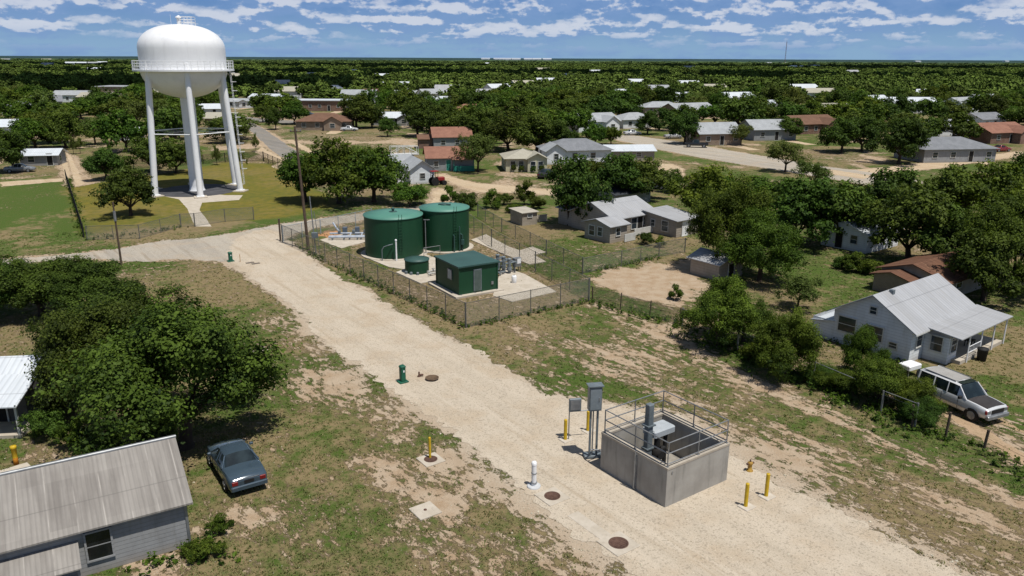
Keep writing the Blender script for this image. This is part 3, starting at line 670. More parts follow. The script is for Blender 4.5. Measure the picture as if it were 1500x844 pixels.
# ================================================================== WATER TOWER
BOXES = []
TW = (-45.483,112.635)
def water_tower():
    e = empty('water_tower', TW, 0, 'white elevated water tower on tubular legs with domed tank', 'water tower')
    R = 5.62; n = 72
    prof = [(.95,13.1)]
    for k in range(1, 13):
        a = math.pi/2*k/12; prof.append((R*math.sin(a)*1.0 if R*math.sin(a) > .95 else .95, 16.75-3.75*math.cos(a)))
    prof += [(R,17.0),(R,19.0),(R,19.6)]
    for k in range(1, 15):
        a = math.pi/2*k/14; prof.append((max(.02, R*math.cos(a)**.86), 19.6+3.15*math.sin(a)))
    MB().lathe(prof, n=n).build('tank', M_white, e)
    mb = MB()
    mb.lathe([(R-.02,16.62),(R+.95,16.62),(R+.95,16.86),(R-.02,16.86)], n=n, smooth=False)
    bal = mb.build('balcony', M_white, e)
    mb = MB()
    for z in (17.25, 17.6, 17.98): mb.ring((0,0,z), R+.88, .028, 72, 5)
    for k in range(48):
        a = 2*math.pi*k/48; mb.tube(((R+.88)*math.cos(a),(R+.88)*math.sin(a),16.86), ((R+.88)*math.cos(a),(R+.88)*math.sin(a),18.0), .028, n=5)
    mb.build('railing', M_white, bal)
    MB().lathe([(1.15,.0),(1.0,.3),(.95,.8),(.95,12.6),(.98,13.2)], n=28).build('riser', M_white, e)
    th0 = math.atan2(-TW[1], -TW[0])+R_(3)
    feet = []
    for k in range(6):
        a = th0+k*math.pi/3; c, s = math.cos(a), math.sin(a); feet.append(a)
        mb = MB(); mb.tube((6.45*c,6.45*s,.25), (5.33*c,5.33*s,17.0), .40, .38, 16)
        mb.tube((5.42*c,5.42*s,15.6), (5.2*c,5.2*s,17.7), .36, .5, 12)
        mb.cbox((6.45*c,6.45*s,.2), (1.0,1.0,.12), .03, a); leg = mb.build('leg', M_white, e)
        MB().cbox((6.47*c,6.47*s,.07), (1.7,1.7,.14), .03, a).build('footing', M_concrete, leg)
    for k in range(6):
        a, b = feet[k], feet[(k+1)%6]; r = 5.9
        MB().tube((r*math.cos(a),r*math.sin(a),8.4), (r*math.cos(b),r*math.sin(b),8.4), .075, n=6).build('strut', M_white, e)
        MB().tube((r*math.cos(a),r*math.sin(a),8.4), (.9*math.cos(a),.9*math.sin(a),8.4), .025, n=5).build('tie_rod', M_white, e)
    a = feet[1]+.06; mb = MB()
    for q in (-.2,.2):
        mb.tube((6.95*math.cos(a)-q*math.sin(a),6.95*math.sin(a)+q*math.cos(a),1.), (6.35*math.cos(a)-q*math.sin(a),6.35*math.sin(a)+q*math.cos(a),17.9), .03, n=5)
    for k in range(56):
        z = 1+k*.3; r = 6.95-.6*(z-1)/17
        mb.tube((r*math.cos(a)+.2*math.sin(a),r*math.sin(a)-.2*math.cos(a),z), (r*math.cos(a)-.2*math.sin(a),r*math.sin(a)+.2*math.cos(a),z), .015, n=4, caps=False)
    for k in range(12):
        z = 3.2+k*1.2; r = 7.25-.6*(z-1)/17; mb.ring((r*math.cos(a), r*math.sin(a), z), .36, .02, 10, 4)
    mb.build('ladder', M_white, e)
    mb = MB(); mb.tube((0,0,22.6), (0,0,23.6), .28, n=14); mb.lathe([(.42,23.55),(.42,23.7),(.05,23.9)], n=14); mb.build('roof_vent', M_white, e)
    mb = MB()
    def rail(x0, x1, y0, y1):
        for z in (23.0, 23.35, 23.7): mb.path([(x0,y0,z),(x1,y0,z),(x1,y1,z),(x0,y1,z),(x0,y0,z)], .03, 5)
        for x in np.linspace(x0, x1, 4):
            for y in (y0, y1): mb.tube((x,y,22.5), (x,y,23.72), .03, n=5)
    rail(.45, 1.9, -.8, .8); MB().tube((-1.1,0,22.4), (-1.1,0,24.0), .02, n=4).build('antenna', M_white, e)
    mb.build('roof_railing', M_white, e)
    # drain rust line on the bowl
    P = MB().lathe([(5.75,.02),(5.75,.04),(5.45,.045),(.1,.045)], n=56)
    o = P.build('paved_ring', plain('dark_pavement', (.05,.05,.055), (.085,.085,.09), .5, .9)); o.location = (TW[0], TW[1], 0); tag(o, kind='structure')
water_tower()

# ================================================================== TREATMENT COMPOUND
def big_tank(p, R, H, label, ladder_az, vent):
    e = empty('storage_tank', p, 0, label, 'tank')
    n = 64
    MB().lathe([(R,.12),(R,H)], n=n).build('shell', M_green, e)
    MB().lathe([(R+.07,H-.02),(R+.07,H+.07),(R*.5,H+.19),(.05,H+.28)], n=n).build('roof', M_greenroof, e)
    mb = MB()
    if vent == 'ball':
        mb.tube((0,0,H+.2), (0,0,H+.5), .1, n=10); mb.lathe([(.03,H+.72),(.15,H+.62),(.17,H+.53),(.13,H+.45),(.1,H+.44)], n=12); mb.lathe([(.4,H+.24),(.4,H+.3),(.1,H+.3)], n=14)
    else:
        mb.lathe([(.38,H+.2),(.38,H+.36),(.34,H+.4),(.05,H+.42)], n=16); mb.box((.4,-.1,H+.32), (.5,.4,.12)); mb.box((-.45,.1,H+.3), (.3,.25,.14))
    mb.build('roof_hatch', M_shedroof, e)
    a = ladder_az; c, s = math.cos(a), math.sin(a); mb = MB()
    def q(r, t, z): return (r*c-t*s, r*s+t*c, z)
    for t in (-.14,.14): mb.tube(q(R+.16,t,.9), q(R+.16,t,H+.5), .022, n=5)
    for k in range(int((H-.9)/.28)): mb.tube(q(R+.16,-.14,1+k*.28), q(R+.16,.14,1+k*.28), .014, n=4, caps=False)
    for z in (1.2, H*.5, H-.2):
        for t in (-.14,.14): mb.tube(q(R,t,z), q(R+.16,t,z), .02, n=4)
    mb.build('ladder', M_green, e)
    return e
T1 = (-11.596,75.258); T2 = (-6.84,77.98)
R1 = 5.64/2; R2 = 4.93/2
va = math.atan2(-T1[1], -T1[0])
t1 = big_tank(T1, R1, 4.09-.2, 'dark green storage tank nearer the gravel road, small ball vent on its roof', va+.22, 'ball')
t2 = big_tank(T2, R2, 4.29-.2, 'dark green storage tank behind, low square hatch on its pale green roof', va+.35, 'hatch')
mb = MB(); c, s = math.cos(va+.12), math.sin(va+.12)
for dx in (.12, -.22): mb.path([((R2+.25)*math.cos(va+.5+dx), (R2+.25)*math.sin(va+.5+dx), z) for z in (0, 1.7)]+[((R2-.02)*math.cos(va+.5+dx), (R2-.02)*math.sin(va+.5+dx), 1.75)], .07, 8)
mb.tube(((R2+.25)*math.cos(va+.5), (R2+.25)*math.sin(va+.5), 0), ((R2+.25)*math.cos(va+.5), (R2+.25)*math.sin(va+.5), 2.6), .06, n=8)
mb.box(((R2+.3)*math.cos(va+.62), (R2+.3)*math.sin(va+.62), 1.0), (.3,.3,.5), va)
mb.build('valve_pipes', M_shedroof, t2)
def padded(name, px, z, seed=1): return sheet(name, px, z, M_concrete, 0, seed, thick=.12)
def circ(c, r, n=40, ex=0): return [(c[0]+r*math.cos(2*math.pi*k/n), c[1]+r*math.sin(2*math.pi*k/n)) for k in range(n)]
padded('concrete_pad', circ(T1, R1+.45), .10); padded('concrete_pad', circ(T2, R2+.45), .104)
padded('concrete_pad', [(-14.07,73.28),(-11.3,69.74),(-8.62,68.34),(-6.85,69.09),(-6.12,71.59),(-8.74,75.03),(-13.03,76.67)], .06)
padded('concrete_pad', [(-4.36,81.16),(-1.02,75.18),(1.58,70.97),(3.22,72.02),(2.31,74.14),(-0.37,78.11),(-2.86,83.87)], .065)
padded('concrete_pad', [(-1.54,60.84),(0.01,59.19),(3.66,62.08),(1.09,67.58),(-0.95,69.92)], .06)
padded('concrete_pad', [(-0.35,75.2),(0.97,73.57),(3.37,75.84),(2.07,78.16)], .055)
# small tank
TS = (-8.535,68.108); RS = 2.14/2
e = empty('small_tank', TS, 0, 'small low round dark green tank in front of the two big ones', 'tank')
MB().lathe([(RS,.08),(RS,1.22)], n=40).build('shell', M_green, e)
MB().lathe([(RS+.06,1.2),(RS+.06,1.28),(.3,1.38),(.02,1.38)], n=40).build('lid', M_shedroof, e)
for a in (-2.4, -1.9, -1.4): MB().cbox((math.cos(a)*(RS+.12), math.sin(a)*(RS+.12), .2), (.22,.22,.25), .03, a).build('anchor_bracket', M_steelgrey, e)
padded('concrete_pad', [(-10.4,67.84),(-7.8,64.34),(-4.92,66.34),(-6.23,69.1),(-8.91,70.77)], .08)
# control building
SH = (-4.239,60.603,0.4689,3.13,4.15)
SHX, SHY, SHT = SH[0], SH[1], TH-.08
e = empty('pump_building', (SHX, SHY), SHT, 'dark green square control building with a flat blue green roof', 'building')
A_, B_, Hh = 3.16, 4.1, 2.25
A_ = 3.55
mb = MB(); mb.box((A_/2,B_/2,Hh/2+.15), (A_,B_,Hh)); mb.build('wall', M_green, e)
for (x, y) in ((0,0),(A_,0),(0,B_),(A_,B_)): MB().box((x,y,Hh/2+.15), (.1,.1,Hh-.01)).build('corner_post', M_green, e)
mb = MB(); mb.box((A_/2,B_/2,Hh+.22), (A_+.3,B_+.3,.12)); mb.build('roof', M_shedroof, e)
d = MB().box((A_*.47,-.035,1.15), (.62,.06,1.75)).build('door', plain('grey_green_door', (.10,.13,.12), (.07,.10,.09), 2, .5), e)
MB().box((A_*.47,-.03,2.06), (.74,.07,.07)).box((A_*.47-.34,-.03,1.18), (.06,.07,1.8)).box((A_*.47+.34,-.03,1.18), (.06,.07,1.8)).build('door_frame', M_steelgrey, d)
w = MB().box((-.03,B_*.38,1.55), (.05,.62,.75)).build('window', plain('pale_vent', (.5,.52,.5), (.4,.42,.4), 3, .6), e)
MB().box((-.045,B_*.38,1.95), (.06,.74,.06)).box((-.045,B_*.38,1.15), (.06,.74,.06)).box((-.046,B_*.38-.345,1.55), (.06,.06,.78)).box((-.046,B_*.38+.345,1.55), (.06,.06,.78)).build('window_frame', M_galv, w)
MB().box((A_*.86,-.04,.75), (.2,.07,.25)).build('electric_box', M_galv, e)
for x in (.12, A_*.4, A_*.57, A_-.12): MB().box((x,-.08,.12), (.12,.14,.1)).build('anchor_bracket', M_galv, e)
sheet('concrete_pad', [off((SHX,SHY), SHT, *q) for q in ((-.55,-.45),(A_+.4,-.45),(A_+.4,B_+.5),(-.55,B_+.5))], .15, M_concrete, thick=.15)
BOXES.append([off((SHX,SHY), SHT, *q) for q in ((0,0),(A_,0),(A_,B_),(0,B_))])
# pump skid right of the building
def pump_skid(p, th):
    e = empty('pump_skid', p, th, 'blue grey pumps and pipework standing behind the green building', 'pump')
    mb = MB()
    for y in (0, .9, 1.8): mb.path([(-.9,y,.3),(-.2,y,.3),(-.2,y,1.0),(.9,y,1.0),(.9,y,.1)], .075, 10)
    mb.path([(-.9,-.3,.3),(-.9,2.2,.3)], .1, 10).path([(.9,-.3,1.),(.9,2.2,1.)], .09, 10); mb.build('pipework', M_bluepipe, e)
    for y in (0, .9, 1.8):
        m = MB().tube((.3,y,.35), (.3,y,.6), .24, n=14).tube((.3,y,.6), (.3,y,1.35), .17, n=14).lathe([(.2,1.35),(.2,1.42),(.05,1.48)], (.3,y,0), 14)
        m.tube((.3,y,.06), (.3,y,.35), .14, n=12); m.build('pump_motor', M_bluepipe, e)
        MB().tube((-.2,y,1.05), (-.2,y,1.25), .02, n=6).ring((-.2,y,1.26), .16, .018, 14, 5).build('valve_wheel', M_steelgrey, e)
    for (x, y) in ((-.8,-.2),(.8,-.2),(-.8,2.1),(.8,2.1)): MB().box((x,y,.3), (.06,.06,.55)).build('leg', M_galv, e)
pump_skid((-0.493,67.553), TH)
e = empty('electric_cabinet', (0.426,68.741), TH, 'pale grey equipment cabinet on legs at the rim of the slab', 'cabinet')
MB().cbox((0,0,.85), (.75,.4,.8), .02).build('cabinet', M_galv, e)
for x in (-.3,.3):
    for y in (-.15,.15): MB().box((x,y,.24), (.05,.05,.46)).build('leg', M_galv, e)
MB().box((.1,-.21,.95), (.4,.02,.45)).build('door', M_white, e)
for p, lab in (((0.174,64.685), 'white plastic drum standing on the beige slab beside the pumps'),):
    e = empty('chemical_drum', p, 0, lab, 'drum'); MB().lathe([(.2,.06),(.22,.1),(.22,.6),(.18,.68),(.05,.7)], n=18).build('drum', M_white, e); MB().tube((0,0,.7), (0,0,.76), .05, n=10).build('cap', M_steelgrey, e)
# tank header between tanks and building
e = empty('pipe_manifold', (-6.087,67.454), TH, 'pale pipe manifold between the small tank and the green building', 'pipes')
mb = MB().path([(-1.6,0,.28),(1.0,0,.28)], .09, 10).path([(-1.2,.7,.28),(1.2,.7,.28)], .09, 10)
for x in (-1.2,-.5,.2,.8): mb.path([(x,-.1,.28),(x,.8,.28)], .07, 8)
mb.build('pipework', plain('pale_pipe', (.4,.4,.38), (.3,.3,.28), 3, .5), e)
for x in (-.9,-.1,.6): MB().tube((x,.3,.35), (x,.3,.6), .05, n=8).ring((x,.3,.62), .13, .02, 14, 5).build('valve_wheel', M_galv, e)
e = empty('vent_pipe', (-10.933,72.017), 0, 'white upright vent pipe in front of the nearer green tank', 'pipe')
MB().tube((0,0,.05), (0,0,2.05), .075, n=10).lathe([(.1,2.0),(.1,2.1),(.02,2.16)], n=10).build('pipe', M_white, e)
MB().path([(-1.35,.0,0),(-1.35,0,1.1),(-1.15,0,1.4),(-.75,0,1.55),(-.35,.3,1.6)], .045, 8).build('hose', M_steelgrey, e)
e = empty('vent_pipe', (-8.475,75.038), 0, 'tall thin pale pipe standing in the gap between the green tanks', 'pipe')
MB().tube((0,0,.05), (0,0,3.41), .05, n=8).box((.15,0,3.41), (.6,.12,.06)).build('pipe', M_galv, e)
e = empty('handrail', (-7.709,73.402), TH, 'short tubular handrail between the green tanks', 'railing')
MB().path([(-.9,0,0),(-.9,0,1.1),(.9,0,1.1),(.9,0,0)], .03, 6).tube((-.9,0,.6),(.9,0,.6),.025).build('rail', M_galv, e)
# pipe gallery left of tanks
def gallery(p, th):
    e = empty('pipe_gallery', p, th, 'low blue and white pipe gallery left of the nearer green tank', 'pipes')
    mb = MB()
    for y, z in ((0,.35),(.45,.35),(1.2,.5)): mb.path([(-2.6,y,z),(2.2,y,z)], .1, 10)
    mb.path([(-1.5,1.2,.5),(-1.9,1.2,1.1),(-2.3,1.9,1.5)], .1, 10).path([(-.4,0,.35),(-.4,1.2,.5)], .08, 8).path([(.8,0,.35),(.8,1.2,.5)], .08, 8)
    mb.build('pipework', plain('light_pipe', (.42,.46,.52), (.3,.34,.4), 3, .45), e)
    for x in (-2.2,-1.,.4,1.6): MB().box((x,.2,.15), (.1,.7,.3)).build('pipe_support', M_steelgrey, e)
    for x in (-1.6,-.1,1.1): MB().cbox((x,1.2,.72), (.3,.26,.3), .04).tube((x,1.2,.85), (x,1.2,1.1), .03).build('valve', M_bluepipe, e)
    for x in (-1.1, .2): MB().cbox((x,2.,.55), (.5,.35,.95), .03).build('valve_box', plain('valve_blue', (.12,.15,.19), (.08,.11,.15), 3, .5), e)
gallery((-16.736,80.902), TH-.55)
sheet('concrete_pad', [(-20.32,80.83),(-17.25,77.17),(-14.8,80.94),(-16.3,83.24),(-18.59,83.53)], .05, M_concrete, .1, 5, thick=.06)
sheet('bare_soil', [(-21.47,83.82),(-19.46,80.84),(-17.71,82.87),(-19.03,85.64),(-20.69,85.6)], .008, gravel_mat('orange_soil', (.42,.22,.11), (.36,.18,.09), (.44,.3,.18)), .4, 6)

# ================================================================== FENCES
def chain_mat(name, col=(.16,.17,.17), w=.055, dens=1.):
    N = NT(name); co = obj_co(N); sp = N.n('ShaderNodeSeparateXYZ'); N.l(co, sp.inputs[0])
    h = N.math('ADD', sp.outputs[0], sp.outputs[2]); g = N.math('SUBTRACT', sp.outputs[0], sp.outputs[2])
    def line(v): 
        f = N.math('FRACT', N.math('DIVIDE', N.math('ADD', v, 200.), .08)); return N.math('LESS_THAN', f, w*dens)
    a = N.math('MAXIMUM', line(h), line(g))
    d = N.n('ShaderNodeBsdfDiffuse'); d.inputs[0].default_value = (*col, 1); t = N.n('ShaderNodeBsdfTransparent')
    m = N.n('ShaderNodeMixShader'); N.l(a, m.inputs[0]); N.l(t.outputs[0], m.inputs[1]); N.l(d.outputs[0], m.inputs[2])
    o = N.n('ShaderNodeOutputMaterial'); N.l(m.outputs[0], o.inputs[0]); return N.m
M_chain = chain_mat('chain_link', (.20,.205,.185), .17); M_chain_black = chain_mat('black_chain_link', (.012,.013,.012), .22)
M_fpost = plain('dull_fence_steel', (.15,.15,.14), (.10,.10,.09), 3, .6)
def fence(pts, h, label, step=3., post=.034, m=None, pm=None, rail=True, name='chain_link_fence', mesh=True, wires=0, group=None, wob=0., midwire=False):
    m = m or M_chain; pm = pm or M_fpost
    p0 = pts[0]; e = empty(name, p0, 0, label, 'fence', group); rr = random.Random(int(abs(p0[0]*97)+abs(p0[1]*13)))
    L0 = 0; rl = MB()
    for i, (a, b) in enumerate(zip(pts[:-1], pts[1:])):
        L = math.dist(a, b); th = math.atan2(b[1]-a[1], b[0]-a[0]); k = max(1, round(L/step))
        if mesh:
            o = MB().quad((0,0,.03),(L,0,.03),(L,0,h),(0,0,h)).build('wire_mesh', m, e); o.location = (a[0]-p0[0], a[1]-p0[1], 0); o.rotation_euler = (0,0,th)
        tops = []
        for j in range(k+(i == len(pts)-2)):
            t = j/k; x = a[0]-p0[0]+(b[0]-a[0])*t; y = a[1]-p0[1]+(b[1]-a[1])*t
            r = post*(1.5 if j == 0 or j == k else 1.); dx, dy = rr.uniform(-wob,wob), rr.uniform(-wob,wob); hh = h*(1+rr.uniform(-wob,wob)*.8)
            MB().tube((x,y,0), (x+dx,y+dy,hh+.05), r, n=6).build('post', pm, e); tops.append((x+dx, y+dy, hh))
        if rail: rl.tube((a[0]-p0[0],a[1]-p0[1],h), (b[0]-p0[0],b[1]-p0[1],h), .022, n=6)
        for w_ in range(wires):
            z = h*(w_+1)/(wires+.2)
            for q in range(len(tops)-1): rl.tube((tops[q][0],tops[q][1],z), (tops[q+1][0],tops[q+1][1],z), .008, n=4, caps=False)
    if rl.v: rl.build('top_rail' if rail else 'wire', pm if rail else M_rust, e)
    return e
FC = dict(h=1.85)
fence([(-23.915,79.792), (-3.307,53.086)], 1.85, 'chain link fence along the gravel road in front of the green tanks', 2.5)
fence([(-3.274,53.027), (6.086,59.652)], 1.85, 'chain link fence on the near short side of the tank compound', 2.6)
fence([(6.149,59.744), (2.091,68.533), (-2.11,78.076), (-6.278,90.477)], 1.85, 'chain link fence on the house side of the tank compound', 3.)
fence([(-23.933,80.109), (-20.881,83.829), (-16.401,90.241)], 1.6, 'chain link fence at the back of the compound with pale blue rails', 2.6, pm=plain('blue_grey_rail', (.30,.37,.42), (.25,.3,.35), 3, .5))
fence([(6.296,67.905), (3.328,74.709), (-1.165,85.314), (-4.181,93.827)], 1.5, 'chain link fence of the grey house yard, running beside the compound', 3.4)
fence([(6.313,67.812), (10.144,70.624), (14.252,74.094), (17.196,76.108)], 1.45, 'chain link fence between the grass yard and the bare dirt yard', 3.4)
M_rustpost = plain('rusty_post', (.10,.075,.055), (.06,.045,.035), 5, .9)
fence([(6.377,59.292), (12.179,53.605)], 1.3, 'sagging wire fence with rusty posts below the bare dirt yard', 2.8, .04, pm=M_rustpost, rail=False, wires=3, wob=.06, mesh=True, name='wire_fence')
fence([(12.277,53.606), (14.987,48.937), (17.978,43.474), (20.166,39.263), (21.222,37.618)], 1.3, 'wire fence with a pale top rail running through the bushes', 3.4, .04, rail=True, pm=M_galv, mesh=False, wires=1, wob=.03, name='wire_fence')
fence([(21.0,37.456), (22.228,36.464), (23.238,34.875), (24.139,32.087)], 1.25, 'wire fence with rusty leaning posts beside the parked car', 2.0, .045, pm=M_rustpost, rail=False, wires=3, wob=.1, mesh=False, name='wire_fence')
fence([(-69.794,122.511), (-45.558,81.603)], 1.5, 'dark black fence between the green lawn and the golden lawn', 2.6, .05, m=M_chain_black, pm=M_black)
fence([(-44.527,80.319), (-39.363,81.076), (-37.462,87.06)], 1.5, 'chain link fence left of the walk to the water tower', 3.2)
fence([(-36.0,87.468), (-33.564,90.24), (-30.618,91.523)], 1.5, 'chain link fence right of the walk to the water tower', 3.2)
fence([(-37.476,87.21), (-36.038,87.468)], 1.5, 'double gate of chain link across the concrete walk', 1.15, name='chain_link_gate')
fence([(-64.78,134.492), (-52.519,144.116), (-46.209,146.337)], 1.7, 'dark mesh fence behind the water tower lawn', 3.5, .05, m=M_chain_black, pm=M_black)
fence([(-46.007,145.842), (-33.66,124.38)], 1.7, 'dark mesh fence beside the side street right of the tower', 3.5, .05, m=M_chain_black, pm=M_black)

# ================================================================== UTILITY OBJECTS ALONG THE DRIVE
# concrete vault
VX, VY = (6.611,29.717); VT = .622; VA, VB, VH = 4.0, 4.15, 1.88
e = empty('concrete_vault', (VX,VY), VT, 'open grey concrete pump vault with a pipe railing round its rim', 'concrete vault')
wt = .24
def rect_ring(mb, x0, y0, x1, y1, t, z0, z1):
    o = [(x0,y0),(x1,y0),(x1,y1),(x0,y1)]; i = [(x0+t,y0+t),(x1-t,y0+t),(x1-t,y1-t),(x0+t,y1-t)]
    vs = [(x,y,z0) for x,y in o]+[(x,y,z0) for x,y in i]+[(x,y,z1) for x,y in o]+[(x,y,z1) for x,y in i]
    fs = []
    for k in range(4):
        j = (k+1)%4; fs += [(k,j,8+j,8+k), (4+j,4+k,12+k,12+j), (8+k,8+j,12+j,12+k), (k,4+k,4+j,j)]
    mb.add(vs, fs)
mb = MB(); rect_ring(mb, 0,0,VA,VB,wt,-.05,VH-.1); mb.build('wall', M_conc_wall, e)
mb = MB(); rect_ring(mb, -.015,-.015,VA+.015,VB+.015,wt+.03,VH-.1,VH); mb.build('coping', plain('light_concrete', (.43,.385,.32), (.34,.30,.245), 2, .9, bump=.15), e)
MB().box((VA/2,VB/2,.05), (VA-2*wt,VB-2*wt,.1)).build('vault_floor', plain('stained_concrete', (.40,.37,.32), (.13,.12,.105), .9, .9), e)
rl = MB(); rh = 1.12; i_ = .1
cs = [(i_,i_),(VA-i_,i_),(VA-i_,VB-i_),(i_,VB-i_)]
for z in (VH+.12, VH+.62, VH+rh): rl.path([(x,y,z) for x,y in cs]+[(cs[0][0],cs[0][1],z)], .027, 7)
rl.build('railing', M_galv, e)
for k in range(4):
    a, b = cs[k], cs[(k+1)%4]
    for t in (0, .5):
        x, y = a[0]+(b[0]-a[0])*t, a[1]+(b[1]-a[1])*t
        MB().tube((x,y,VH), (x,y,VH+rh+.02), .03, n=7).box((x,y,VH+.01), (.12,.12,.02)).build('railing_post', M_galv, e)
MB().box((-.03,VB*.44,.9), (.05,.12,1.75)).tube((-.1,VB*.44,.1), (-.1,VB*.44,1.95), .03).build('conduit', M_galv, e)
MB().box((.3,-.022,VH-.28), (.09,.01,.09)).build('cover_plate', M_galv, e)
BOXES.append([off((VX,VY), VT, *q) for q in ((0,0),(VA,0),(VA,VB),(0,VB))])
# pump inside the vault
e = empty('vault_pump', off((VX,VY), VT, 1.62, 2.75), VT, 'tall grey pump column with motor hood standing inside the concrete vault', 'pump')
MB().cbox((0,0,1.75), (.32,.3,3.3), .03).build('column', M_steelgrey, e)
MB().box((0,0,2.35), (.5,.44,.06)).box((0,0,1.2), (.46,.4,.06)).build('flange', M_steelgrey, e)
MB().cbox((.85,.15,1.85), (1.35,.85,.32), .06).build('motor_hood', plain('pale_grey_paint', (.42,.45,.47), (.34,.37,.39), 2, .4), e)
MB().tube((.5,-.1,.1), (.5,-.1,1.7), .14, n=14).tube((1.1,-.05,.1), (1.1,-.05,1.7), .1, n=12).tube((.5,-.1,.9), (1.1,-.05,.9), .12, n=12).build('pipework', M_black, e)
MB().lathe([(.2,.5),(.3,.6),(.3,1.0),(.2,1.1)], (.5,-.1,0), 16).tube((.5,-.42,.8), (.5,-.1,.8), .2, n=14).build('valve_body', M_dark, e)
e = empty('valve_stand', off((VX,VY), VT, 1.55, 1.7), VT, 'short pale pipe stub on the stained vault floor', 'pipe')
MB().tube((0,0,.1), (0,0,.7), .1, n=12).lathe([(.17,.7),(.17,.76),(.05,.78)], n=12).tube((0,0,.3), (-.9,.1,.3), .08, n=10).build('pipe', M_concrete, e)
# control panel rack
PB = (3.92,34.004)
e = empty('control_panel', PB, VT-.45, 'large grey control panel cabinet on two tall steel posts by the vault', 'electric panel')
Hp = 3.81
c = MB().cbox((0,0,Hp-.62), (.62,.38,1.2), .03).build('cabinet', M_steelgrey, e)
MB().box((0,-.2,Hp-.62), (.52,.02,1.05)).build('door', plain('panel_door', (.20,.235,.26), (.15,.18,.2), 2, .45), c)
MB().box((.17,-.225,Hp-.62), (.04,.04,.16)).build('handle', M_galv, c)
MB().box((0,0,Hp+.03), (.74,.5,.05)).build('rain_cover', M_steelgrey, c)
for x in (-.17,.17): MB().box((x,.0,(Hp-1.2)/2), (.09,.09,Hp-1.2)).build('post', M_steelgrey, e)
MB().path([(.0,.14,0),(.0,.14,Hp-1.2)], .035, 8).path([(.2,-.1,.45),(1.0,-.35,.5),(1.15,-.4,1.85)], .03, 6).path([(-.17,0,.5),(.6,-.2,.5)], .03, 6).build('conduit', M_galv, e)
MB().cbox((.15,.2,.12), (1.1,.5,.12), .02).build('base_plate', M_steelgrey, e)
e = empty('meter_panel', (2.897,35.896), VT-.45, 'smaller flat grey meter box on two thin legs left of the control panel', 'electric panel')
Hm = 2.32
MB().cbox((.28,0,Hm-.38), (.62,.14,.66), .02).build('cabinet', M_steelgrey, e)
MB().box((.28,-.08,Hm-.38), (.5,.02,.52)).build('door', M_galv, e)
for x in (0.,): MB().tube((x,.02,0), (x,.02,Hm-.05), .03, n=7).build('post', M_galv, e)
MB().path([(0,.02,Hm-.75),(1.3,.02,Hm-.75)], .03, 6).build('crossbar', M_galv, e)
for p, t, lab in (((2.725,35.895), 609, 'yellow steel bollard under the small meter box'), ((3.953,36.89), 597, 'yellow steel bollard behind the tall control panel'),
               ((10.095,29.8), 707, 'yellow steel bollard at the near corner of the vault, left of two'), ((11.234,30.632), 692, 'yellow steel bollard farther right of the vault, right of two')):
    e = empty('bollard', p, .3, lab, 'bollard'); h = 1.17
    MB().tube((0,0,0), (0,0,h-.05), .085, n=16).lathe([(.085,h-.05),(.07,h-.015),(.02,h)], n=16).build('post', M_yellow, e)
    MB().cbox((.05,0,.03), (.62,.55,.06), .02, .3).build('footing', plain('pale_concrete', (.55,.50,.43), (.45,.40,.33), 2, .9), e)
e = empty('bollard', (-3.902,33.93), 0, 'thin yellow marker post rising from a manhole square in the grass', 'bollard')
MB().tube((0,0,.02), (0,0,1.1), .06, n=14).lathe([(.06,1.1),(.05,1.14),(.01,1.16)], n=14).build('post', M_yellow, e)
# manholes on concrete squares
def manhole(p, r, sq, label, rz=VT, raised=.05, mat=None):
    e = empty('manhole', p, rz, label, 'manhole')
    if sq: MB().cbox((0,0,raised/2-.005), (sq,sq,raised+.01), .015).build('collar', M_concrete, e)
    c = MB().lathe([(r*1.08,raised),(r*1.08,raised+.018),(r*.96,raised+.018),(r*.96,raised+.01),(.01,raised+.012)], n=36).build('cover', mat or M_iron, e)
    mb = MB()
    for k in range(-3, 4):
        w_ = math.sqrt(max(0, (r*.85)**2-(k*r*.25)**2)); mb.box((0,k*r*.25,raised+.016), (2*w_,.025,.012))
    mb.box((0,0,raised+.02), (.09,.05,.02)); mb.build('cover_rib', mat or M_iron, c)
manhole((1.814,30.55), .33, 1.15, 'round iron manhole cover beside the white pipe')
manhole((4.278,27.082), .37, 1.25, 'larger round iron manhole cover nearest the camera, in a concrete slab')
manhole((-3.856,33.796), .30, 1.05, 'dark rusty manhole in a concrete square holding the yellow post')
manhole((-4.762,43.619), .38, 0, 'brown iron manhole lid raised above the gravel by the green pedestal', raised=.12, mat=plain('brown_lid', (.17,.115,.07), (.11,.075,.05), 6, .8))
manhole((-16.641,48.396), .36, .95, 'round manhole ring in the grass by the big tree', raised=.08)
e = empty('concrete_slab', (-3.642,29.366), VT, 'square concrete slab with a small centre bolt in the grass', 'slab')
MB().cbox((0,0,.03), (1.05,1.05,.07), .02).build('slab', M_concrete, e); MB().lathe([(.07,.065),(.07,.09),(.01,.1)], n=12).build('bolt', M_rust, e)
e = empty('concrete_slab', (3.306,28.257), VT, 'long low concrete strip joining the two manholes', 'slab')
MB().cbox((0,0,.012), (.6,2.4,.03), .01, 0).build('slab', M_concrete, e)
e = empty('water_valve', (-24.306,70.995), VT, 'pair of flat grey valve covers in the road by the small pedestal', 'valve cover')
for x, y in ((-.1,.25),(.25,-.35)): MB().cbox((x,y,.03), (.75,.3,.06), .01).build('cover', plain('cover_grey', (.16,.14,.12), (.12,.1,.08), 3, .8), e)
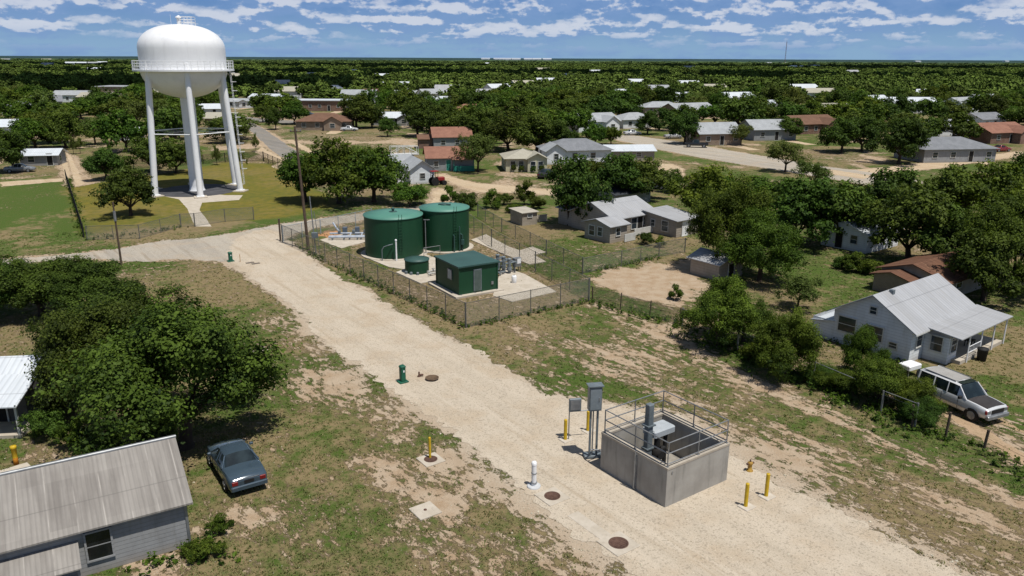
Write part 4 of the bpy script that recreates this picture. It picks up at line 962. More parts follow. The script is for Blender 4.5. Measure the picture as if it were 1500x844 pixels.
# white vent pipe
e = empty('vent_pipe', (1.025,31.403), 0, 'white steel pipe with a domed cap on a round white base', 'pipe')
MB().tube((0,0,.05), (0,0,1.12), .115, n=18).lathe([(.125,1.1),(.125,1.2),(.09,1.26),(.01,1.28)], n=18).build('pipe', M_white, e)
MB().lathe([(.118,.68),(.13,.68),(.13,.72),(.118,.72)], n=18).lathe([(.118,.2),(.14,.2),(.14,.26),(.118,.26)], n=18).build('band', M_galv, e)
MB().lathe([(.31,0),(.31,.07),(.27,.09),(.01,.1)], n=26).build('base', plain('pale_grey_base', (.55,.56,.57), (.45,.46,.47), 4, .6), e)
# pedestals
def pedestal(p, h, w_, lab):
    e = empty('utility_pedestal', p, VT, lab, 'pedestal')
    MB().cbox((0,0,h/2+.05), (w_,w_,h-.1), .03).build('body', M_green2, e); MB().cbox((0,0,h), (w_+.05,w_+.05,.12), .05).build('cap', M_green2, e)
    MB().cbox((0,0,.05), (w_+.28,w_+.2,.1), .02).build('base', M_green2, e); MB().box((.02,-w_/2-.008,h*.72), (.08,.012,.12)).build('label_plate', M_white, e)
    MB().box((0,-w_/2-.006,h*.42), (w_*.8,.01,h*.62)).build('door', M_green2, e)
pedestal((-6.463,43.186), 1.02, .30, 'green utility pedestal at the road edge beside a raised manhole lid')
pedestal((-26.534,71.724), .85, .32, 'small green utility pedestal at the bend of the road')
e = empty('marker_post', (-25.553,71.484), 0, 'thin orange marker stake beside the far green pedestal', 'marker')
MB().tube((0,0,0), (0,0,.75), .03, n=6).build('stake', plain('faded_orange', (.5,.3,.15), (.4,.25,.12), 3, .7), e)
e = empty('small_valve', (-5.587,44.03), 0, 'low rusty valve fitting on the gravel beside the lid', 'valve')
MB().tube((0,0,0), (0,0,.32), .05, n=8).tube((0,0,.12), (.25,.05,.12), .06).lathe([(.1,0),(.12,.05),(.06,.1)], n=10).build('valve', M_rust, e)
e = empty('hydrant_valve', (11.167,32.898), .4, 'short rusty yellow hydrant valve behind the two right bollards', 'hydrant')
MB().lathe([(.16,0),(.16,.05),(.10,.07),(.09,.35),(.13,.38),(.13,.44),(.05,.5)], n=16).build('body', plain('faded_yellow', (.42,.26,.04), (.3,.17,.05), 8, .7), e)
MB().tube((-.2,0,.4), (.2,0,.4), .05, n=8).tube((0,0,.48), (0,0,.6), .03).build('outlet', M_rust, e)
# poles
def pole(p, h, lean, lab, arm=False, r=.16, cap=None):
    e = empty('utility_pole', p, 0, lab, 'utility pole')
    top = (lean[0], lean[1], h)
    MB().tube((0,0,-.02), top, r, r*.65, 12).build('pole', M_wood, e)
    return e, top
e, top = pole((-20.395,76.521), 12.16, (-.5,0), 'tall wooden utility pole at the corner of the tank compound')
M_wire = plain('wire', (.02,.02,.02), (.02,.02,.02), 1, .6)
MB().tube((-1.0,0,top[2]-.5), (.1,0,top[2]-.5), .05, n=6).build('crossarm', M_wood, e)
for x in (-.9,-.35,.02): MB().lathe([(.05,0),(.06,.06),(.03,.14)], (x,0,top[2]-.45), 8).build('insulator', M_galv, e)
e2 = empty('signal_pole', (-19.235,74.828), 0, 'slim grey metal service pole leaning beside the wooden pole', 'pole')
hs = 5.67
MB().tube((0,0,0), (-.25,0,hs), .07, .05, 8).build('pole', M_galv, e2); MB().cbox((0.0,-.12,1.9), (.55,.28,.55), .03).build('meter_box', M_steelgrey, e2); MB().path([(.35,0,0),(.3,0,1.9),(.05,0,hs*.75)], .03, 6).build('conduit', M_galv, e2)
e, top = pole((-36.139,70.271), 5.87, (0,0), 'short dark pole at the edge of the left trees, pale sleeve at mid height', r=.1)
MB().tube((0,0,top[2]*.7), (0,0,top[2]*.86), .12, n=10).build('sleeve', M_galv, e)
e = empty('fence_post', (-24.307,80.421), 0, 'stout rusty gate post at the compound corner beside the road', 'post')
MB().tube((0,0,0), (0,0,2.35), .1, n=10).build('post', M_rustpost, e)
# radio mast
e = empty('radio_mast', (658.15,1978.565), 0, 'very tall thin lattice radio mast on the horizon', 'radio mast')
mb = MB(); hm = 60.0
for k in range(3):
    a = k*2.094; mb.tube((1.3*math.cos(a),1.3*math.sin(a),0), (.7*math.cos(a),.7*math.sin(a),hm), .22, n=5)
for k in range(34):
    z0, z1 = hm*k/34, hm*(k+1)/34; a = (k%3)*2.094; b = ((k+1)%3)*2.094; r0 = 1.3-.6*z0/hm; r1 = 1.3-.6*z1/hm
    mb.tube((r0*math.cos(a),r0*math.sin(a),z0), (r1*math.cos(b),r1*math.sin(b),z1), .13, n=4, caps=False)
mb.tube((0,0,hm), (0,0,hm+5), .12, n=4)
mb.build('lattice', plain('mast_grey', (.2,.18,.2), (.25,.1,.1), .05, .7), e)
# yellow marker near the left house
e = empty('marker_barrel', (-23.367,33.217), .4, 'yellow and orange plastic marker post by the left porch', 'marker')
MB().lathe([(.12,.0),(.11,.35),(.10,.36)], n=12, cap_bot=True).build('lower_band', plain('orange_plastic', (.5,.2,.02), (.4,.15,.02), 4, .5), e)
MB().lathe([(.11,.36),(.12,.8),(.14,.82),(.14,.95),(.02,.97)], n=12).build('upper_band', M_yellow, e)
sheet('concrete_pad', [(-23.66,31.96),(-23.74,32.58),(-22.93,33.35),(-22.3,32.71),(-22.73,31.97),(-23.21,31.25)], .03, M_concrete, .05, 9, thick=.05)

# ================================================================== HOUSES
W_white = siding('white_siding', (.70,.73,.76), (.62,.65,.68), .2, .35)
W_grey = siding('grey_siding', (.30,.31,.32), (.24,.25,.26), .2, .4)
W_weather = siding('weathered_siding', (.27,.275,.28), (.21,.215,.22), .17, .5)
W_cream = siding('cream_siding', (.52,.50,.36), (.46,.44,.31), .2, .25)
W_beige = siding('beige_siding', (.36,.32,.27), (.30,.265,.22), .25, .3)
W_block = brickm('pale_block', (.37,.33,.27), (.31,.27,.22))
W_brick = brickm('red_brick', (.20,.09,.06), (.16,.07,.05), sx=.24, sz=.09)
W_tan = brickm('tan_brick', (.3,.21,.15), (.25,.18,.13), sx=.24, sz=.09)
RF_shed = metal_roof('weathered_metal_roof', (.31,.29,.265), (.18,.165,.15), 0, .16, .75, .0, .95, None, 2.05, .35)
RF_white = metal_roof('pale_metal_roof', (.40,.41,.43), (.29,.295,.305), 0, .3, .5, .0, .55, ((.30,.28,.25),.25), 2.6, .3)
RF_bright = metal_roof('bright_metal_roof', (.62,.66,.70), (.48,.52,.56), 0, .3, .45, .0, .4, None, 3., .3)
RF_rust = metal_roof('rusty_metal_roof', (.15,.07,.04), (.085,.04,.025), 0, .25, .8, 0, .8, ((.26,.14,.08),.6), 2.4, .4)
RF_grey = shingle('grey_shingle', (.23,.24,.26), (.17,.18,.195))
RF_lgrey = shingle('light_grey_shingle', (.38,.40,.42), (.30,.315,.33))
RF_tan = shingle('pale_tan_shingle', (.42,.40,.33), (.35,.33,.27))
RF_red = shingle('red_brown_shingle', (.30,.155,.11), (.22,.11,.08))
RF_brown = shingle('brown_shingle', (.19,.11,.075), (.14,.08,.055))
RF_dark = shingle('dark_shingle', (.05,.055,.065), (.035,.04,.045))
HOUSES = []
def roof_mesh(mb, x0, x1, y0, y1, h, rh, ov, ridge, rtype, t=.07):
    if rtype == 'flat':
        mb.box(((x0+x1)/2,(y0+y1)/2,h+.12), (x1-x0+2*ov,y1-y0+2*ov,.24)); return
    if rtype == 'shed':     # high at y1 (ridge 'x') or x1
        if ridge == 'x': P = [(x0-ov,y0-ov,h-.0),(x1+ov,y0-ov,h-.0),(x1+ov,y1+ov,h+rh),(x0-ov,y1+ov,h+rh)]
        else: P = [(x0-ov,y0-ov,h),(x1+ov,y0-ov,h+rh),(x1+ov,y1+ov,h+rh),(x0-ov,y1+ov,h)]
        mb.add(P+[(a,b,c+t) for a,b,c in P], [(3,2,1,0),(4,5,6,7),(0,1,5,4),(1,2,6,5),(2,3,7,6),(3,0,4,7)]); return
    def slab(P): mb.add(P+[(a,b,c+t) for a,b,c in P], [tuple(reversed(range(len(P)))), tuple(range(len(P),2*len(P)))]+[(i,(i+1)%len(P),len(P)+(i+1)%len(P),len(P)+i) for i in range(len(P))])
    if ridge == 'x':
        ym = (y0+y1)/2; k = rh/((y1-y0)/2); zo = h-ov*k+.02; zr = h+rh+.02; hx = (y1-y0)/2 if rtype == 'hip' else -ov
        slab([(x0-ov,y0-ov,zo),(x1+ov,y0-ov,zo),(x1-hx,ym,zr),(x0+hx,ym,zr)]); slab([(x1+ov,y1+ov,zo),(x0-ov,y1+ov,zo),(x0+hx,ym,zr),(x1-hx,ym,zr)])
        if rtype == 'hip': slab([(x0-ov,y1+ov,zo),(x0-ov,y0-ov,zo),(x0+hx,ym,zr)]); slab([(x1+ov,y0-ov,zo),(x1+ov,y1+ov,zo),(x1-hx,ym,zr)])
    else:
        xm = (x0+x1)/2; k = rh/((x1-x0)/2); zo = h-ov*k+.02; zr = h+rh+.02; hy = (x1-x0)/2 if rtype == 'hip' else -ov
        slab([(x0-ov,y1+ov,zo),(x0-ov,y0-ov,zo),(xm,y0+hy,zr),(xm,y1-hy,zr)]); slab([(x1+ov,y0-ov,zo),(x1+ov,y1+ov,zo),(xm,y1-hy,zr),(xm,y0+hy,zr)])
        if rtype == 'hip': slab([(x0-ov,y0-ov,zo),(x1+ov,y0-ov,zo),(xm,y0+hy,zr)]); slab([(x1+ov,y1+ov,zo),(x0-ov,y1+ov,zo),(xm,y1-hy,zr)])
def wall_mesh(mb, x0, x1, y0, y1, h, rh, ridge, rtype, z0=0):
    mb.add([(x0,y0,z0),(x1,y0,z0),(x1,y1,z0),(x0,y1,z0),(x0,y0,h),(x1,y0,h),(x1,y1,h),(x0,y1,h)], [(0,1,5,4),(1,2,6,5),(2,3,7,6),(3,0,4,7)])
    if rtype == 'gable':
        if ridge == 'x':
            ym = (y0+y1)/2; mb.add([(x0,y0,h),(x0,y1,h),(x0,ym,h+rh)], [(0,2,1)]); mb.add([(x1,y0,h),(x1,y1,h),(x1,ym,h+rh)], [(0,1,2)])
        else:
            xm = (x0+x1)/2; mb.add([(x0,y0,h),(x1,y0,h),(xm,y0,h+rh)], [(0,1,2)]); mb.add([(x0,y1,h),(x1,y1,h),(xm,y1,h+rh)], [(0,2,1)])
    elif rtype == 'shed':
        if ridge == 'x': mb.add([(x0,y0,h),(x1,y0,h),(x1,y1,h+rh),(x0,y1,h+rh),(x1,y1,h),(x0,y1,h)], [(1,4,2),(0,3,5),(4,5,3,2)])
        else: mb.add([(x0,y0,h),(x1,y0,h),(x1,y0,h+rh),(x1,y1,h+rh),(x1,y1,h),(x0,y1,h)], [(0,1,2),(5,3,4),(1,4,3,2)])
def opening(e, kind, side, u, w, h, z, x0, x1, y0, y1, fm, gm):
    """window or door on a wall side; u = distance along the wall from its left end seen from outside"""
    if side == 'f': c = (x0+u, y0-.02, z+h/2); rz = 0
    elif side == 'l': c = (x0-.02, y1-u, z+h/2); rz = -math.pi/2
    elif side == 'r': c = (x1+.02, y0+u, z+h/2); rz = math.pi/2
    else: c = (x1-u, y1+.02, z+h/2); rz = math.pi
    M = Matrix.Rotation(rz,3,'Z'); P = lambda q: tuple(Vector(c)+M @ Vector(q))
    def bx(mb, q, d): mb.box(P(q), d, rz)
    mb = MB(); t = .07
    for q, d in (((0,-.01,h/2+t/2),(w+2*t,.08,t)),((0,-.01,-h/2-t/2),(w+2*t,.1,t)),((-w/2-t/2,-.01,0),(t,.08,h)),((w/2+t/2,-.01,0),(t,.08,h))): bx(mb, q, d)
    if kind == 'window':
        bx(mb, (0,-.012,0), (w,.03,.035)); o = mb.build('window', fm, e); g = MB(); bx(g, (0,.0,0), (w,.04,h)); g.build('pane', gm, o)
    else:
        o = mb.build('door', fm, e); g = MB(); bx(g, (0,.0,0), (w,.05,h)); g.build('door_leaf', gm, o)
    return o
def block(e, x0, x1, y0, y1, h, rh, wm, rm, ridge='x', rtype='gable', ov=.35, wins=(), doors=(), fm=None, z0=0, gm=None, dm=None, trim=None):
    mb = MB(); wall_mesh(mb, x0, x1, y0, y1, h, rh, ridge, rtype, z0); mb.build('wall', wm, e)
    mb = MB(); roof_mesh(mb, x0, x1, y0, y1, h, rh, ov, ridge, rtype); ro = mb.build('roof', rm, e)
    for (s, u, w, hh, z) in wins: opening(e, 'window', s, u, w, hh, z, x0, x1, y0, y1, fm or M_trimw, gm or M_glass)
    for (s, u, w, hh) in doors: opening(e, 'door', s, u, w, hh, .08, x0, x1, y0, y1, fm or M_trimw, dm or M_white)
    return ro
def house(p, th, label, name='house', cat='house', group=None, a=10, b=7):
    HOUSES.append((*off(p, th, a/2, b/2), max(a, b)*.62)); BOXES.append([off(p, th, *q) for q in ((0,0),(a,0),(a,b),(0,b))])
    return empty(name, p, th, label, cat, group)

# --- white house on the right
hx = (25.157,46.513,0.6414,5.41,5.63); HW = (hx[0], hx[1]); th = .665
b_ = 5.3; a_ = 8.2
e = house(HW, th, 'white weatherboard house with pale metal roof and open side porch at right', a=a_+3, b=b_)
ro = block(e, 0, a_, 0, b_, 2.3, 1.6, W_white, RF_white, 'x', 'gable', .42, wins=[('l',1.0,1.2,1.0,.95),('l',2.9,1.1,.95,.9),('l',4.2,.5,.35,.75),('f',1.0,.65,.95,.95),('l',2.65,.42,.45,2.65)])
MB().box((1.6,b_/2-.25,3.9), (.28,.28,.3)).build('roof_vent', M_steelgrey, ro)
MB().box((a_/2,-.43,2.06), (a_+.84,.03,.1)).build('fascia', M_trimw, ro)
# lean-to behind and brighter patch
block(e, -.0, 3.4, b_+.0, b_+1.5, 1.45, -.32, W_white, RF_bright, 'x', 'shed', .1, doors=[])
# porch room and open porch
block(e, 1.7, 3.0, -1.55, -.02, 1.75, .0, W_white, RF_white, 'x', 'flat', .0, wins=[('f',.65,.75,.95,.75),('l',.8,.7,.95,.75)])
mb = MB(); P = [(1.35,-2.4,1.95),(9.0,-2.4,1.95),(9.0,-.05,2.2),(1.35,-.05,2.2)]
mb.add(P+[(x,y,z+.06) for x,y,z in P], [(3,2,1,0),(4,5,6,7),(0,1,5,4),(1,2,6,5),(2,3,7,6),(3,0,4,7)]); mb.build('porch_roof', RF_white, e)
for x in (3.2, 5.0, 6.9, 8.8): MB().tube((x,-2.15,.0), (x,-2.15,1.97), .05, n=8).build('porch_post', M_white, e)
MB().box((5.6,-1.05,.12), (6.4,2.1,.24)).build('porch_floor', M_concrete, e)
mb = MB()
for z in (.45,.85): mb.tube((3.2,-2.15,z+.2), (5.0,-2.15,z+.2), .025)
for k in range(9): mb.tube((3.3+k*.2,-2.15,.24), (3.3+k*.2,-2.15,1.05), .015, n=4)
mb.build('porch_railing', M_white, e)
opening(e, 'door', 'f', 4.2, .85, 1.75, .25, 0, a_, 0, b_, M_trimw, M_dark); opening(e, 'window', 'f', 6.3, 1.2, .9, .85, 0, a_, 0, b_, M_trimw, M_glass)
for p, lab in ((off(HW, th, 4.3, -2.6), 'dark rubbish bin in front of the white house porch'),):
    q = empty('rubbish_bin', p, th, lab, 'bin'); MB().lathe([(.26,.0),(.32,.75),(.34,.78)], n=14, cap_bot=True).build('bin', M_black, q); MB().lathe([(.35,.78),(.33,.85),(.02,.9)], n=14).build('lid', M_black, q)
q = empty('porch_chair', off(HW, th, 5.8, -1.2), th, 'black chair on the open porch of the white house', 'chair')
MB().box((0,0,.68), (.55,.5,.07)).build('seat', M_black, q); MB().box((0,.25,1.), (.55,.06,.6)).build('backrest', M_black, q)
for x in (-.23,.23):
    for y in (-.2,.2): MB().box((x,y,.44), (.05,.05,.4)).build('leg', M_black, q)
q = empty('garden_cart', off((24.329,44.711), 0, 0, 0), .5, 'small white upturned cart in the bushes by the white house', 'cart')
MB().cbox((0,0,.62), (1.15,.8,.28), .05).build('tray', M_white, q)
for s in (-1,1): MB().tube((.3,.42*s,.25), (.3,.48*s,.25), .24, n=14).build('wheel', M_black, q)
for s in (-1,1): MB().tube((-.5,.3*s,.0), (-.5,.3*s,.5), .03).build('leg', M_galv, q)
# --- rusty roofed house behind
p = (35.491,59.205); e = house(off(p, TH, -.2, 1.2), TH, 'low house with rusty brown metal roof behind the white house', a=9, b=6.5)
block(e, 0, 7, 0, 5.5, 1.6, .85, W_block, RF_rust, 'x', 'gable', .4, wins=[('f',2,.9,.8,.8),('l',2,.9,.8,.8)])
block(e, -1.6, -.02, 2.2, 5.2, 1.4, .4, W_tan, RF_rust, 'x', 'gable', .3)
# --- bottom left shed
C0 = (-12.647,26.813); th = .545; La = 13.5
e = house(off(C0, th, -La, 0), th, 'weathered grey shed with a long corrugated roof at the lower left corner', 'shed', 'shed', a=La, b=5.8)
ro = block(e, 0, La, 0, 5.8, 2.05, 1.3, W_weather, RF_shed, 'x', 'gable', .28, wins=[('f',La-3.05,.8,1.1,.6)], fm=W_weather, gm=glassm('dark_pane', (.008,.009,.011), .15))
MB().tube((-.3,2.9,3.42), (La+.3,2.9,3.42), .09, n=8).build('ridge_cap', M_galv, ro)
mb = MB(); P = [(La-7.4,-1.35,1.15),(La-3.7,-1.35,1.15),(La-3.7,-.02,1.5),(La-7.4,-.02,1.5)]
mb.add(P+[(x,y,z+.05) for x,y,z in P], [(3,2,1,0),(4,5,6,7),(0,1,5,4),(1,2,6,5),(2,3,7,6),(3,0,4,7)]); mb.build('lean_to_roof', RF_shed, e)
for x in (La-6.2, La-3.8): MB().box((x,-1.2,.58), (.08,.08,1.15)).build('post', W_weather, e)
for x in (0, La): MB().box((x+(.02 if x else -.02),0.0,1.0), (.1,.1,2.0)).build('corner_board', M_galv, e)
# --- left house with porch
C1 = (-24.705,35.99); th = .12
e = house(off(C1, th, -8, 0), th, 'small house with pale blue metal roof and porch at the left edge', a=8, b=6)
block(e, 0, 7.6, 1.6, 6, 2.0, .9, plain('dark_porch_wall', (.10,.10,.10), (.07,.07,.07), 2, .8), RF_bright, 'x', 'gable', .15, doors=[('f',6.2,.8,1.7)], dm=M_dark)
mb = MB(); P = [(-.3,-.35,1.75),(8.1,-.35,1.75),(8.1,2.3,2.45),(-.3,2.3,2.45)]
mb.add(P+[(x,y,z+.06) for x,y,z in P], [(3,2,1,0),(4,5,6,7),(0,1,5,4),(1,2,6,5),(2,3,7,6),(3,0,4,7)]); mb.build('porch_roof', RF_bright, e)
for x in (1., 4.4, 7.9): MB().box((x,-.05,.88), (.11,.11,1.76)).build('porch_post', M_trimw, e)
MB().box((4.,.75,.09), (8.,1.8,.18)).build('porch_floor', M_concrete, e)
# --- grey house in the middle with several roofs
p = (10.156,79.866); th = .70
e = house(p, th, 'grey house with several pale metal roofs beside the big round oak', a=12, b=8)
h1 = 1.8
block(e, 0, 2.6, 0, 3.7, h1, .5, W_beige, RF_white, 'x', 'gable', .3, wins=[('l',1.1,.75,1.0,.5),('l',2.3,.6,.9,.6),('f',1.2,.6,.8,.7)])
block(e, 2.62, 9.4, 1.9, 8.4, 2.0, 1.3, W_beige, RF_white, 'x', 'gable', .35, wins=[('f',1.2,.6,.6,1.0),('f',3.2,.8,1.2,.5),('f',5.2,.8,.9,.8)], doors=[('f',4.2,.8,1.7)], dm=M_dark)
MB().box((2.45,-.6,.45), (1.7,.08,.8)).box((6.1,.7,.45), (3.,.08,.7)).build('porch_wall', M_trimw, e)
block(e, 7.6, 11.4, -2.6, 1.86, 1.8, .55, W_beige, RF_white, 'x', 'shed', .3, wins=[('l',1.2,.5,.7,.8),('l',2.9,.85,1.1,.5)], doors=[('f',1.4,.9,1.6)], dm=M_white)
block(e, 3., 8., 8.42, 11., 1.9, .5, W_beige, RF_lgrey, 'y', 'gable', .3)
MB().tube((5.,4.4,3.0), (5.,4.4,3.5), .06).build('vent_stack', M_steelgrey, e)
# dark roofed outbuilding behind it
p = (15.59,101.672); e = house(off(p, TH, -2, 1), TH, 'low outbuilding with a dark roof behind the grey house', 'outbuilding', 'shed', a=6, b=5)
block(e, 0, 6.5, 0, 5, 1.5, .7, W_grey, RF_dark, 'x', 'gable', .3)
# small block shed
hx = (1.145,88.693,0.6634,1.58,3.99)
e = house((hx[0],hx[1]), TH-.1, 'tiny cream block shed with a flat pale roof on the grass', 'shed', 'shed', a=2, b=2.8)
block(e, 0, 2., 0, 2.7, 1.45, .12, W_block, plain('pale_flat_roof', (.42,.39,.33), (.34,.31,.26), 1, .9), 'x', 'shed', .18, wins=[('f',1.0,.55,.3,.95)], doors=[])
MB().box((3.0,.9,.45), (1.9,.12,.8)).build('side_wall', M_concrete, e)
# shed at the dirt yard
hx = (17.904,65.633,0.5782,3.23,2.89)
e = house((hx[0],hx[1]), TH, 'beige garden shed with a pale gabled roof beside the dirt yard', 'shed', 'shed', a=3.2, b=3.2)
block(e, 0, 3.2, 0, 3.2, 1.5, .55, W_beige, RF_white, 'y', 'gable', .3, doors=[('f',1.6,.7,1.25)], dm=M_dark)
# hidden white house under the trees
p = (35.131,75.889); e = house(p, TH, 'pale house mostly hidden under dark trees right of centre', a=6, b=5)
block(e, 0, 6, 0, 5, 1.9, .9, W_white, RF_bright, 'x', 'gable', .3, doors=[('l',2,.8,1.7)], wins=[('f',1.5,.8,.8,.8),('l',3.6,.7,.8,.8)], dm=M_dark)
# --- second row
p = (-15.063,119.316); e = house(off(p, .35, -.5, 0), .35, 'white house with blue grey roof and gabled porch behind the green tanks', a=8, b=7)
block(e, 0, 3.8, 0, 7, 2.2, 1.3, W_white, RF_lgrey, 'y', 'gable', .35, wins=[('f',1.9,.75,.8,.8)])
block(e, -4., -.02, 1.2, 6.5, 2.1, 1.2, W_white, RF_bright, 'y', 'gable', .3, wins=[('f',1,.7,.8,.8),('f',2.7,.7,.8,.8)])
block(e, -5.5, 2, 7.2, 11, 2.2, 1.3, W_grey, RF_lgrey, 'x', 'gable', .3)
p = (-12.864,133.71); e = house(p, .18, 'grey house with red brown roof and teal porch, nearer of two', a=8.5, b=6)
block(e, -1.6, 6.4, 0, 6, 2.3, 1.5, W_grey, RF_red, 'x', 'gable', .35, wins=[('l',2.5,.8,.9,.8),('f',1.5,.7,.9,.8)], doors=[('f',3.6,.8,1.8)], dm=plain('teal_paint', (.03,.22,.17), (.02,.18,.14), 2, .5))
MB().box((4.5,-1.0,.5), (3.6,.08,.9)).build('porch_wall', plain('teal_paint', (.03,.22,.17)), e)
for x in (2.8,6.2): MB().box((x,-1.0,1.1), (.12,.12,2.2)).build('porch_post', plain('teal_paint', (.03,.22,.17)), e)
mb = MB(); P = [(2.5,-1.3,2.0),(6.6,-1.3,2.0),(6.6,.0,2.35),(2.5,.0,2.35)]; mb.add(P+[(x,y,z+.06) for x,y,z in P], [(3,2,1,0),(4,5,6,7),(0,1,5,4),(1,2,6,5),(2,3,7,6),(3,0,4,7)]); mb.build('porch_roof', RF_red, e)
p = (-15.098,166.965); e = house(p, .18, 'grey house with red brown roof, farther of two, before dark trees', a=9, b=7)
block(e, -1.5, 6.5, 0, 7, 2.6, 1.7, W_grey, RF_red, 'x', 'gable', .35, wins=[('l',3,.9,1,.9),('f',2,.9,1,.9),('f',5,.9,1,.9)])
block(e, -4.5, -1.6, 2, 6, 2.0, .7, W_brick, RF_brown, 'x', 'gable', .3)
p = (-1.133,133.268); e = house(p, .12, 'cream yellow house with pale tan roof and small front gable', a=9, b=7)
block(e, 0, 6.6, 0, 7, 2.3, 1.2, W_cream, RF_tan, 'x', 'hip', .4, wins=[('f',1.2,.8,1.2,.6),('f',2.6,.8,1.2,.6),('l',2.5,.7,.9,.8),('l',5,.7,.9,.8)])
block(e, 3.6, 6.9, -.9, 3, 2.3, .85, W_cream, RF_tan, 'y', 'gable', .35, wins=[('f',.9,.8,1.2,.6),('f',2.2,.8,1.2,.6)])
for x in (1.2,2.6,4.5,5.9):
    q = empty('shrub', off(p, .12, x, -1.3 if x > 3.6 else -.5), 0, 'dark clipped shrub at the front wall of the cream house', 'shrub', 'shrubs along the cream house')
    c_, t_ = proto('bush','F', int(x)%2)
    o = bpy.data.objects.new('foliage', c_); COL.objects.link(o); o.parent = q; q.scale = (.5,.5,1.0)
p = (9.648,144.43); e = house(p, .22, 'long white house with grey hipped roof behind the oak trees', a=13, b=8)
block(e, -3.2, 8.8, 0, 7.5, 2.5, 1.6, W_white, RF_grey, 'x', 'hip', .45, wins=[('f',2,.9,1,.9),('f',5,.9,1,.9),('f',8.5,.9,1,.9),('l',2.2,.9,1.1,.8)])
block(e, -3.6, -.2, -.6, 3.6, 2.5, 1.1, W_white, RF_lgrey, 'y', 'gable', .4, wins=[('f',1.7,.8,1,.9)])
p = (19.836,148.791); e = house(off(p, .1, -2, 0), .1, 'low white metal roofed house at the end of the road', a=10, b=6)
block(e, 0, 9, 0, 5.5, 1.9, .8, W_beige, RF_bright, 'x', 'gable', .4, wins=[('f',3,.9,.8,.8),('f',6,.9,.8,.8)])
